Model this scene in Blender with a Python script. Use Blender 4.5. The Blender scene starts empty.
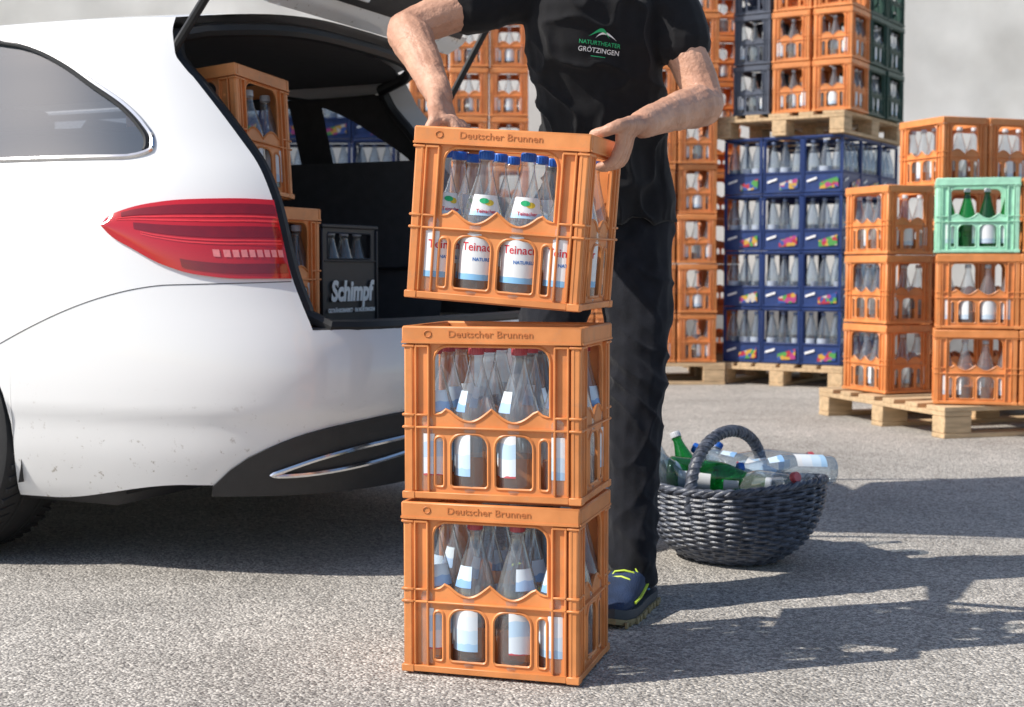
import bpy, bmesh, math, random
from mathutils import Vector, Matrix, noise
from mathutils.bvhtree import BVHTree
R=math.radians; PI=math.pi
random.seed(7)
scene=bpy.context.scene; col=scene.collection
ORD=['first','second','third','fourth','fifth','sixth','seventh','eighth','ninth']
CAMZ=.77; F=1422.2; PITCH=R(3.42)
def P(px,py,Y):
    x=(px-512)/F; zc=-(py-353.5)/F
    d=Vector((x, math.cos(PITCH)+zc*math.sin(PITCH), -math.sin(PITCH)+zc*math.cos(PITCH)))
    return Vector((0,0,CAMZ))+d*(Y/d.y)
# ------------------------------------------------------------------ materials
def nodes(name):
    m=bpy.data.materials.new(name); m.use_nodes=True
    nt=m.node_tree; return m,nt,nt.nodes['Principled BSDF'],nt.nodes['Material Output']
def mat(name,c,rough=.5,metal=0,var=.12,scale=30,bump=0,bscale=None,coat=0,spec=.5,c2=None,lowvar=0,stretch=(1,1,1),sheen=0,dirt=0):
    m,nt,b,out=nodes(name); L=nt.links.new
    tc=nt.nodes.new('ShaderNodeTexCoord'); mp=nt.nodes.new('ShaderNodeMapping'); mp.inputs['Scale'].default_value=stretch
    L(tc.outputs['Object'],mp.inputs['Vector'])
    n=nt.nodes.new('ShaderNodeTexNoise'); n.inputs['Scale'].default_value=scale; n.inputs['Detail'].default_value=5
    L(mp.outputs[0],n.inputs['Vector'])
    mr=nt.nodes.new('ShaderNodeMapRange'); mr.inputs['From Min'].default_value=.3; mr.inputs['From Max'].default_value=.7
    L(n.outputs['Fac'],mr.inputs['Value'])
    mx=nt.nodes.new('ShaderNodeMix'); mx.data_type='RGBA'
    a=[max(0,x*(1-var)) for x in c]; bb=[min(1,x*(1+var)) for x in (c2 or c)]
    mx.inputs['A'].default_value=(*a,1); mx.inputs['B'].default_value=(*bb,1)
    L(mr.outputs[0],mx.inputs['Factor']); last=mx.outputs['Result']
    g=None
    if lowvar:
        g=nt.nodes.new('ShaderNodeNewGeometry'); n2=nt.nodes.new('ShaderNodeTexNoise'); n2.inputs['Scale'].default_value=2.2; n2.inputs['Detail'].default_value=1
        L(g.outputs['Position'],n2.inputs['Vector'])
        mr2=nt.nodes.new('ShaderNodeMapRange'); mr2.inputs['From Min'].default_value=.3; mr2.inputs['From Max'].default_value=.7
        mr2.inputs['To Min'].default_value=1-lowvar; mr2.inputs['To Max'].default_value=1+lowvar
        L(n2.outputs['Fac'],mr2.inputs['Value'])
        vm=nt.nodes.new('ShaderNodeVectorMath'); vm.operation='SCALE'; L(last,vm.inputs[0]); L(mr2.outputs[0],vm.inputs['Scale']); last=vm.outputs[0]
    if dirt:
        g=g or nt.nodes.new('ShaderNodeNewGeometry'); n4=nt.nodes.new('ShaderNodeTexNoise'); n4.inputs['Scale'].default_value=26; n4.inputs['Detail'].default_value=9; n4.inputs['Roughness'].default_value=.72
        L(g.outputs['Position'],n4.inputs['Vector'])
        r4=nt.nodes.new('ShaderNodeMapRange'); r4.inputs['From Min'].default_value=.54; r4.inputs['From Max'].default_value=.72; r4.inputs['To Max'].default_value=dirt; L(n4.outputs['Fac'],r4.inputs['Value'])
        m4=nt.nodes.new('ShaderNodeMix'); m4.data_type='RGBA'; L(r4.outputs[0],m4.inputs['Factor']); L(last,m4.inputs['A']); m4.inputs['B'].default_value=(.30,.22,.16,1); last=m4.outputs['Result']
    L(last,b.inputs['Base Color'])
    b.inputs['Roughness'].default_value=rough; b.inputs['Metallic'].default_value=metal
    b.inputs['Coat Weight'].default_value=coat; b.inputs['Coat Roughness'].default_value=.03; b.inputs['Specular IOR Level'].default_value=spec
    b.inputs['Sheen Weight'].default_value=sheen
    if bump:
        n3=nt.nodes.new('ShaderNodeTexNoise'); n3.inputs['Scale'].default_value=bscale or scale*3; n3.inputs['Detail'].default_value=4
        L(mp.outputs[0],n3.inputs['Vector'])
        bp=nt.nodes.new('ShaderNodeBump'); bp.inputs['Strength'].default_value=bump; bp.inputs['Distance'].default_value=.004
        L(n3.outputs['Fac'],bp.inputs['Height']); L(bp.outputs[0],b.inputs['Normal'])
    return m
def glass(name,tint,edge,refl=.55,base=.05,rough=.04,haze=0,hcol=(.8,.83,.85),bump=.12):
    m,nt,b,out=nodes(name); L=nt.links.new; nt.nodes.remove(b)
    lw=nt.nodes.new('ShaderNodeLayerWeight'); lw.inputs['Blend'].default_value=.5
    pw=nt.nodes.new('ShaderNodeMath'); pw.operation='POWER'; pw.inputs[1].default_value=2.5; L(lw.outputs['Facing'],pw.inputs[0])
    ma=nt.nodes.new('ShaderNodeMath'); ma.operation='MULTIPLY_ADD'; ma.inputs[1].default_value=refl; ma.inputs[2].default_value=base; L(pw.outputs[0],ma.inputs[0])
    cm=nt.nodes.new('ShaderNodeMix'); cm.data_type='RGBA'; cm.inputs['A'].default_value=(*tint,1); cm.inputs['B'].default_value=(*edge,1); L(pw.outputs[0],cm.inputs['Factor'])
    tr=nt.nodes.new('ShaderNodeBsdfTransparent'); L(cm.outputs['Result'],tr.inputs['Color'])
    gl=nt.nodes.new('ShaderNodeBsdfGlossy'); gl.inputs['Roughness'].default_value=rough
    if bump:
        tc=nt.nodes.new('ShaderNodeTexCoord'); n3=nt.nodes.new('ShaderNodeTexNoise'); n3.inputs['Scale'].default_value=35; L(tc.outputs['Object'],n3.inputs['Vector'])
        bp=nt.nodes.new('ShaderNodeBump'); bp.inputs['Strength'].default_value=bump; bp.inputs['Distance'].default_value=.004; L(n3.outputs['Fac'],bp.inputs['Height']); L(bp.outputs[0],gl.inputs['Normal'])
    ms=nt.nodes.new('ShaderNodeMixShader'); L(ma.outputs[0],ms.inputs[0]); L(tr.outputs[0],ms.inputs[1]); L(gl.outputs[0],ms.inputs[2]); last=ms.outputs[0]
    if haze:
        df=nt.nodes.new('ShaderNodeBsdfDiffuse'); df.inputs['Color'].default_value=(*hcol,1)
        m2=nt.nodes.new('ShaderNodeMixShader'); m2.inputs[0].default_value=haze; L(last,m2.inputs[1]); L(df.outputs[0],m2.inputs[2]); last=m2.outputs[0]
    L(last,out.inputs['Surface'])
    return m
def zramp(name,stops,rough=.4,scale=1/.3,axis=2,noise_w=0):
    m,nt,b,out=nodes(name); L=nt.links.new
    tc=nt.nodes.new('ShaderNodeTexCoord'); sx=nt.nodes.new('ShaderNodeSeparateXYZ'); L(tc.outputs['Object'],sx.inputs[0])
    mu=nt.nodes.new('ShaderNodeMath'); mu.operation='MULTIPLY'; mu.inputs[1].default_value=scale; L(sx.outputs[axis],mu.inputs[0])
    last=mu.outputs[0]
    if noise_w:
        n=nt.nodes.new('ShaderNodeTexNoise'); n.inputs['Scale'].default_value=40; L(tc.outputs['Object'],n.inputs['Vector'])
        a=nt.nodes.new('ShaderNodeMath'); a.operation='MULTIPLY_ADD'; a.inputs[1].default_value=noise_w; L(n.outputs['Fac'],a.inputs[0]); L(last,a.inputs[2]); last=a.outputs[0]
    cr=nt.nodes.new('ShaderNodeValToRGB'); cr.color_ramp.interpolation='CONSTANT'; L(last,cr.inputs[0])
    e=cr.color_ramp.elements
    while len(e)<len(stops): e.new(.5)
    for i,(p,c) in enumerate(stops): e[i].position=p; e[i].color=(*c,1)
    L(cr.outputs[0],b.inputs['Base Color']); b.inputs['Roughness'].default_value=rough
    return m
def asphalt():
    m,nt,b,out=nodes('asphalt'); L=nt.links.new
    tc=nt.nodes.new('ShaderNodeTexCoord')
    v=nt.nodes.new('ShaderNodeTexVoronoi'); v.inputs['Scale'].default_value=155; L(tc.outputs['Object'],v.inputs['Vector'])
    v2=nt.nodes.new('ShaderNodeTexVoronoi'); v2.inputs['Scale'].default_value=340; L(tc.outputs['Object'],v2.inputs['Vector'])
    s1=nt.nodes.new('ShaderNodeSeparateColor'); L(v.outputs['Color'],s1.inputs[0])
    s2=nt.nodes.new('ShaderNodeSeparateColor'); L(v2.outputs['Color'],s2.inputs[0])
    av=nt.nodes.new('ShaderNodeMath'); av.operation='MULTIPLY_ADD'; av.inputs[1].default_value=.55; L(s1.outputs[0],av.inputs[0])
    m2=nt.nodes.new('ShaderNodeMath'); m2.operation='MULTIPLY'; m2.inputs[1].default_value=.45; L(s2.outputs[0],m2.inputs[0]); L(m2.outputs[0],av.inputs[2])
    cr=nt.nodes.new('ShaderNodeValToRGB'); e=cr.color_ramp.elements
    e[0].position=.1; e[0].color=(.17,.158,.145,1); e[1].position=.95; e[1].color=(.78,.735,.665,1)
    k=e.new(.5); k.color=(.385,.361,.33,1); L(av.outputs[0],cr.inputs[0])
    n=nt.nodes.new('ShaderNodeTexNoise'); n.inputs['Scale'].default_value=1.3; n.inputs['Detail'].default_value=7; n.inputs['Roughness'].default_value=.68; L(tc.outputs['Object'],n.inputs['Vector'])
    mr=nt.nodes.new('ShaderNodeMapRange'); mr.inputs['From Min'].default_value=.3; mr.inputs['From Max'].default_value=.7; mr.inputs['To Min'].default_value=.74; mr.inputs['To Max'].default_value=1.2; L(n.outputs['Fac'],mr.inputs['Value'])
    vm=nt.nodes.new('ShaderNodeVectorMath'); vm.operation='SCALE'; L(cr.outputs[0],vm.inputs[0]); L(mr.outputs[0],vm.inputs['Scale']); L(vm.outputs[0],b.inputs['Base Color'])
    b.inputs['Roughness'].default_value=.85; b.inputs['Specular IOR Level'].default_value=.3
    n2=nt.nodes.new('ShaderNodeTexNoise'); n2.inputs['Scale'].default_value=75; n2.inputs['Detail'].default_value=6; L(tc.outputs['Object'],n2.inputs['Vector'])
    ad=nt.nodes.new('ShaderNodeMath'); ad.operation='SUBTRACT'; L(n2.outputs['Fac'],ad.inputs[0]); L(v.outputs['Distance'],ad.inputs[1])
    bp=nt.nodes.new('ShaderNodeBump'); bp.inputs['Strength'].default_value=.75; bp.inputs['Distance'].default_value=.005; L(ad.outputs[0],bp.inputs['Height']); L(bp.outputs[0],b.inputs['Normal'])
    return m
def carpaint():
    m,nt,b,out=nodes('white_car_paint'); L=nt.links.new
    tc=nt.nodes.new('ShaderNodeTexCoord'); n=nt.nodes.new('ShaderNodeTexNoise'); n.inputs['Scale'].default_value=45; n.inputs['Detail'].default_value=8; n.inputs['Roughness'].default_value=.7; L(tc.outputs['Object'],n.inputs['Vector'])
    sx=nt.nodes.new('ShaderNodeSeparateXYZ'); L(tc.outputs['Object'],sx.inputs[0])
    mz=nt.nodes.new('ShaderNodeMapRange'); mz.inputs['From Min'].default_value=.50; mz.inputs['From Max'].default_value=.26; L(sx.outputs[2],mz.inputs['Value'])
    th=nt.nodes.new('ShaderNodeMapRange'); th.inputs['From Min'].default_value=.60; th.inputs['From Max'].default_value=.66; L(n.outputs['Fac'],th.inputs['Value'])
    mu=nt.nodes.new('ShaderNodeMath'); mu.operation='MULTIPLY'; L(mz.outputs[0],mu.inputs[0]); L(th.outputs[0],mu.inputs[1])
    n2=nt.nodes.new('ShaderNodeTexNoise'); n2.inputs['Scale'].default_value=3; n2.inputs['Detail'].default_value=5; L(tc.outputs['Object'],n2.inputs['Vector'])
    m3=nt.nodes.new('ShaderNodeMath'); m3.operation='MULTIPLY'; m3.inputs[1].default_value=.28; L(mz.outputs[0],m3.inputs[0])
    m4=nt.nodes.new('ShaderNodeMath'); m4.operation='MULTIPLY'; L(m3.outputs[0],m4.inputs[0]); L(n2.outputs['Fac'],m4.inputs[1])
    m5=nt.nodes.new('ShaderNodeMath'); m5.operation='MAXIMUM'; L(mu.outputs[0],m5.inputs[0]); L(m4.outputs[0],m5.inputs[1])
    mx=nt.nodes.new('ShaderNodeMix'); mx.data_type='RGBA'; mx.inputs['A'].default_value=(.84,.84,.84,1); mx.inputs['B'].default_value=(.36,.32,.28,1); L(m5.outputs[0],mx.inputs['Factor'])
    L(mx.outputs['Result'],b.inputs['Base Color']); b.inputs['Roughness'].default_value=.35; b.inputs['Coat Weight'].default_value=.9; b.inputs['Coat Roughness'].default_value=.04
    return m
M={}
M['orange']=mat('orange_plastic',(.69,.245,.070),.42,var=.10,scale=14,bump=.06,bscale=60,lowvar=.10,c2=(.74,.28,.09),dirt=.32)
M['orange_l']=mat('orange_lettering',(.54,.18,.05),.45,var=.05)
M['slate']=mat('slate_plastic',(.085,.098,.135),.45,lowvar=.1)
M['dgreen']=mat('dark_green_plastic',(.022,.07,.052),.45,lowvar=.1)
M['mint']=mat('mint_green_plastic',(.40,.74,.54),.42,lowvar=.05)
M['blue']=mat('navy_plastic',(.016,.042,.165),.40,lowvar=.1)
M['black']=mat('black_plastic',(.024,.025,.031),.5)
M['trim']=mat('black_trim',(.026,.026,.028),.55,bump=.2,bscale=300)
M['lining']=mat('grey_lining',(.060,.060,.064),.8,bump=.2,bscale=300)
M['seatm']=mat('seat_cloth',(.052,.052,.058),.8,bump=.3,bscale=200)
M['carpet']=mat('dark_carpet',(.045,.045,.048),.95,bump=.5,bscale=400,spec=.1)
M['rubber']=mat('tyre_rubber',(.022,.022,.023),.75,bump=.2,bscale=80)
M['seal']=mat('rubber_seal',(.012,.012,.013),.5)
M['chrome']=mat('chrome',(.75,.76,.78),.14,metal=1,var=.03)
M['alloy']=mat('alloy',(.5,.51,.53),.3,metal=1,var=.05)
M['paint']=carpaint()
M['redl']=mat('red_lens',(.55,.008,.016),.08,coat=1,var=.08,scale=6)
M['redd']=mat('dark_red_lens',(.22,.003,.008),.08,coat=1,var=.1)
M['redb']=mat('pale_red_lens',(.86,.25,.25),.15,coat=1,var=.10,scale=90)
M['redo']=mat('bright_red_lens',(.85,.045,.05),.12,coat=1,var=.05)
M['tint']=glass('tinted_glass',(.50,.54,.60),(.12,.13,.15),.55,.20,.01,haze=.10,hcol=(.36,.47,.60),bump=0)
M['glass']=glass('clear_glass',(.95,.97,.98),(.46,.50,.53),.85,.11,haze=.075,hcol=(.86,.9,.92))
M['pet']=glass('clear_plastic',(.85,.91,.96),(.42,.48,.56),.65,.12,.12,haze=.08,hcol=(.65,.75,.85))
M['petg']=glass('grey_plastic',(.76,.82,.88),(.34,.40,.47),.7,.13,.12,haze=.09,hcol=(.6,.68,.76))
M['gglass']=glass('green_glass',(.10,.55,.22),(.02,.2,.07),.5,.06,haze=.08,hcol=(.05,.4,.12))
M['wood']=mat('pallet_wood',(.58,.41,.24),.8,var=.22,scale=9,stretch=(1,6,6),bump=.4,bscale=30,lowvar=.12)
M['capblue']=mat('blue_cap',(.02,.13,.52),.4)
M['capred']=mat('red_cap',(.50,.09,.11),.4)
M['capwhite']=mat('pale_cap',(.6,.62,.66),.4)
M['capgrey']=mat('grey_blue_cap',(.16,.22,.40),.4)
W_=(.82,.83,.84); SKY=(.25,.52,.80)
M['labelA']=zramp('naturell_label',[(0,SKY),(.16,W_),(.40,W_),(.515,(.45,.68,.88)),(.545,W_)],noise_w=.02)
M['labelB']=zramp('blue_label',[(0,(.40,.62,.85)),(.19,(.60,.76,.90)),(.27,(.76,.83,.89)),(.36,W_),(.515,(.26,.47,.79)),(.575,(.62,.77,.91))],noise_w=.05)
M['labelC']=zramp('pale_label',[(0,(.55,.10,.12)),(.145,(.72,.80,.88)),(.25,(.52,.70,.88)),(.34,W_),(.515,(.40,.58,.83)),(.585,(.74,.83,.90))],noise_w=.04)
M['labelF']=zramp('plain_label',[(0,(.55,.66,.78)),(.2,W_)],noise_w=.05)
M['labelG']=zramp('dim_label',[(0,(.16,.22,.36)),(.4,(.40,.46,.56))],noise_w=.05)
M['tred']=mat('red_print',(.62,.02,.04),.5,var=.03)
M['tblue']=mat('blue_print',(.03,.16,.5),.5,var=.03)
M['tsky']=mat('sky_blue_print',(.16,.42,.75),.5,var=.03)
M['tgreen']=mat('green_print',(.02,.45,.17),.6,var=.05)
M['twhite']=mat('white_print',(.88,.88,.88),.6,var=.03)
M['yel']=mat('yellow_print',(.75,.55,.05),.5,var=.05)
M['skin']=mat('skin',(.53,.265,.170),.52,var=.16,scale=14,bump=.5,bscale=170,c2=(.61,.345,.235),dirt=.10)
M['hair']=mat('brown_hair',(.05,.03,.018),.6,var=.3,scale=80)
M['shirt']=mat('black_cotton',(.012,.012,.014),.9,var=.15,scale=40,bump=.25,bscale=500,spec=.2,sheen=.12)
M['jeans']=mat('black_denim',(.014,.015,.020),.9,var=.3,scale=26,bump=.35,bscale=420,spec=.15,sheen=.12)
M['shoe']=mat('navy_mesh',(.018,.035,.085),.7,var=.4,scale=18,bump=.5,bscale=300)
M['sole']=mat('grey_sole',(.07,.075,.085),.7)
M['solegum']=mat('tan_outsole',(.32,.25,.13),.7)
M['lace']=mat('lime_lace',(.55,.72,.06),.6)
M['wicker']=mat('dark_wicker',(.050,.058,.082),.36,var=.45,scale=60,bump=.35,bscale=200,c2=(.10,.112,.145))
M['wall']=mat('plaster',(.84,.81,.745),.9,var=.12,scale=1.6,bump=.3,bscale=12,c2=(.86,.84,.79),lowvar=.08)
M['plinth']=mat('concrete_plinth',(.32,.31,.30),.9,var=.2,scale=4,bump=.4,bscale=30)
def printmat():
    m,nt,b,out=nodes('fruit_print'); L=nt.links.new
    g=nt.nodes.new('ShaderNodeNewGeometry'); v=nt.nodes.new('ShaderNodeTexVoronoi'); v.inputs['Scale'].default_value=36; L(g.outputs['Position'],v.inputs['Vector'])
    s=nt.nodes.new('ShaderNodeSeparateColor'); L(v.outputs['Color'],s.inputs[0])
    cr=nt.nodes.new('ShaderNodeValToRGB'); cr.color_ramp.interpolation='CONSTANT'; e=cr.color_ramp.elements
    st=[(0,(.42,.03,.05)),(.22,(.08,.30,.07)),(.42,(.55,.50,.45)),(.52,(.03,.08,.30)),(.74,(.55,.33,.05)),(.88,(.40,.05,.20))]
    while len(e)<len(st): e.new(.5)
    for i,(p,c) in enumerate(st): e[i].position=p; e[i].color=(*c,1)
    L(s.outputs[0],cr.inputs[0]); L(cr.outputs[0],b.inputs['Base Color']); b.inputs['Roughness'].default_value=.4
    return m
M['fruit']=printmat()
# ------------------------------------------------------------------ mesh helpers
class MB:
    def __init__(s): s.v=[]; s.f=[]
    def add(s,vs,fs):
        o=len(s.v); s.v+=[Vector(p) for p in vs]; s.f+=[tuple(i+o for i in f) for f in fs]; return s
    def box(s,c,sz,rot=None,bev=0):
        hx,hy,hz=sz[0]/2,sz[1]/2,sz[2]/2
        if bev:
            bm=bmesh.new(); bmesh.ops.create_cube(bm,size=1)
            for v in bm.verts: v.co=Vector((v.co.x*sz[0],v.co.y*sz[1],v.co.z*sz[2]))
            bmesh.ops.bevel(bm,geom=bm.edges[:],offset=min(bev,hx*.9,hy*.9,hz*.9),segments=1,affect='EDGES')
            bm.verts.index_update(); vs=[v.co.copy() for v in bm.verts]; fs=[[v.index for v in f.verts] for f in bm.faces]; bm.free()
        else:
            vs=[Vector((x*hx,y*hy,z*hz)) for x in(-1,1) for y in(-1,1) for z in(-1,1)]
            fs=[(0,1,3,2),(4,6,7,5),(0,4,5,1),(2,3,7,6),(0,2,6,4),(1,5,7,3)]
        if rot is not None: vs=[rot@v for v in vs]
        return s.add([v+Vector(c) for v in vs],fs)
    def tube(s,pts,r,n=8,closed=False,caps=True,flat=1.0):
        pts=[Vector(p) for p in pts]; m=len(pts); rs=r if isinstance(r,(list,tuple)) else [r]*m
        rings=[]; prev=None
        for i in range(m):
            if closed: t=pts[(i+1)%m]-pts[i-1]
            else: t=pts[min(i+1,m-1)]-pts[max(i-1,0)]
            t.normalize()
            if prev is None:
                a=Vector((0,0,1)) if abs(t.z)<.9 else Vector((1,0,0)); nx=t.cross(a).normalized()
            else:
                nx=prev-t*prev.dot(t); nx.normalize()
            prev=nx; ny=t.cross(nx)
            rings.append([pts[i]+(nx*math.cos(2*PI*k/n)+ny*math.sin(2*PI*k/n)*flat)*rs[i] for k in range(n)])
        vs=[p for rg in rings for p in rg]; fs=[]
        for i in range(m if closed else m-1):
            j=(i+1)%m
            for k in range(n):
                k2=(k+1)%n; fs.append((i*n+k,i*n+k2,j*n+k2,j*n+k))
        if caps and not closed: fs.append(tuple(range(n))[::-1]); fs.append(tuple((m-1)*n+k for k in range(n)))
        return s.add(vs,fs)
    def rings(s,rings,caps=True):
        n=len(rings[0]); m=len(rings); vs=[p for rg in rings for p in rg]; fs=[]
        for i in range(m-1):
            for k in range(n):
                k2=(k+1)%n; fs.append((i*n+k,i*n+k2,(i+1)*n+k2,(i+1)*n+k))
        if caps: fs.append(tuple(range(n))[::-1]); fs.append(tuple((m-1)*n+k for k in range(n)))
        return s.add(vs,fs)
    def grid(s,rows):
        n=len(rows[0]); vs=[p for r_ in rows for p in r_]; fs=[]
        for i in range(len(rows)-1):
            for k in range(n-1): fs.append((i*n+k,i*n+k+1,(i+1)*n+k+1,(i+1)*n+k))
        return s.add(vs,fs)
    def lathe(s,prof,n=20,a0=0,a1=2*PI,mtx=None):
        full=abs(a1-a0-2*PI)<1e-6; cols=n if full else n+1
        vs=[]; fs=[]
        for (r,z) in prof:
            for k in range(cols):
                a=a0+(a1-a0)*k/n; vs.append(Vector((r*math.cos(a),r*math.sin(a),z)))
        for i in range(len(prof)-1):
            for k in range(n):
                k2=(k+1)%cols; fs.append((i*cols+k,i*cols+k2,(i+1)*cols+k2,(i+1)*cols+k))
        if mtx is not None: vs=[mtx@v for v in vs]
        return s.add(vs,fs)
    def ball(s,c,r,n=16,m=10,mtx=None):
        c=Vector(c); r=(r,r,r) if not isinstance(r,(list,tuple)) else r
        rings=[]
        for i in range(1,m):
            t=PI*i/m; rings.append([c+Vector((r[0]*math.sin(t)*math.cos(2*PI*k/n),r[1]*math.sin(t)*math.sin(2*PI*k/n),-r[2]*math.cos(t))) for k in range(n)])
        return s.rings(rings)
    def mesh(s,name,m,smooth=True,ang=38,weld=0):
        me=bpy.data.meshes.new(name); me.from_pydata([tuple(v) for v in s.v],[],s.f)
        bm=bmesh.new(); bm.from_mesh(me)
        if weld: bmesh.ops.remove_doubles(bm,verts=bm.verts[:],dist=weld)
        bmesh.ops.recalc_face_normals(bm,faces=bm.faces[:]); bm.to_mesh(me); bm.free()
        if smooth:
            me.polygons.foreach_set('use_smooth',[True]*len(me.polygons)); me.set_sharp_from_angle(angle=R(ang))
        if m: me.materials.append(m)
        return me
def ob(name,me,parent=None,mtx=None):
    o=bpy.data.objects.new(name,me); col.objects.link(o)
    if parent: o.parent=parent
    if mtx is not None:
        if parent: o.matrix_local=mtx
        else: o.matrix_world=mtx
    return o
def tag(o,label,cat,group=None):
    o['label']=label; o['category']=cat
    if group: o['group']=group
def empty(name,mtx=Matrix()):
    o=bpy.data.objects.new(name,None); o.empty_display_size=.1; col.objects.link(o); o.matrix_world=mtx; return o
def TR(x,y,z,yaw=0): return Matrix.Translation((x,y,z))@Matrix.Rotation(yaw,4,'Z')
def inst(name,parts,mtx,label,cat,group=None):
    r=empty(name,mtx); tag(r,label,cat,group)
    for p in parts:
        c=ob(p[0],p[1],r,p[2] if len(p)>2 else None)
        if len(p)>3:
            for q in p[3]: ob(q[0],q[1],c,q[2] if len(q)>2 else None)
    return r
def evaluated(o):
    dg=bpy.context.evaluated_depsgraph_get(); dg.update()
    me=bpy.data.meshes.new_from_object(o.evaluated_get(dg)); return me
def curve_geo(cu):
    o=bpy.data.objects.new('temporary',cu); col.objects.link(o); me=evaluated(o)
    vs=[v.co.copy() for v in me.vertices]; fs=[tuple(p.vertices) for p in me.polygons]
    bpy.data.objects.remove(o); bpy.data.meshes.remove(me); return vs,fs
def text_geo(t,size,ext=.0006,bold=0,shear=0):
    cu=bpy.data.curves.new('temporary','FONT'); cu.body=t; cu.size=size; cu.extrude=ext; cu.align_x='CENTER'; cu.align_y='CENTER'; cu.offset=bold; cu.shear=shear; cu.resolution_u=3
    return curve_geo(cu)
def fill2d(outer,holes,thick):
    cu=bpy.data.curves.new('temporary','CURVE'); cu.dimensions='2D'; cu.fill_mode='BOTH'; cu.extrude=thick/2
    for pl in [outer]+holes:
        sp=cu.splines.new('POLY'); sp.points.add(len(pl)-1)
        for p,(x,y) in zip(sp.points,pl): p.co=(x,y,0,1)
        sp.use_cyclic_u=True
    return curve_geo(cu)
def rrect(x0,y0,x1,y1,rb,rt,n=5):
    out=[]
    for (cx,cy,r,a) in ((x1-rb,y0+rb,rb,-90),(x1-rt,y1-rt,rt,0),(x0+rt,y1-rt,rt,90),(x0+rb,y0+rb,rb,180)):
        for k in range(n+1):
            t=R(a+90*k/n); out.append((cx+r*math.cos(t),cy+r*math.sin(t)))
    return out
# ------------------------------------------------------------------ crates
CW,CD,CH=.348,.261,.327
def wave_window(hw,wav,top,n=28,rt=.028):
    pts=[(-hw+2*hw*k/n, wav(-hw+2*hw*k/n)) for k in range(n+1)]
    for (cx,a) in ((hw-rt,0),(-hw+rt,90)):
        for k in range(7):
            t=R(a+90*k/6); pts.append((cx+rt*math.cos(t),top-rt+rt*math.sin(t)))
    return pts
def panel_mesh(w,holes,m,ribs,ztop,name,outdist,lip=True):
    mb=MB(); vs,fs=fill2d([(-w/2,.006),(w/2,.006),(w/2,ztop),(-w/2,ztop)],holes,.005)
    mb.add([(v.x,-outdist+.011+v.z,v.y) for v in vs],fs)
    if lip:
        for h in holes: mb.tube([(x,-outdist+.0085,z) for x,z in h],.003,5,closed=True)
    for (x,z,sx,sz) in ribs: mb.box((x,-outdist+.0055,z),(sx,.0095,sz),bev=.0012)
    return mb.mesh(name,m)
CR={}
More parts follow.
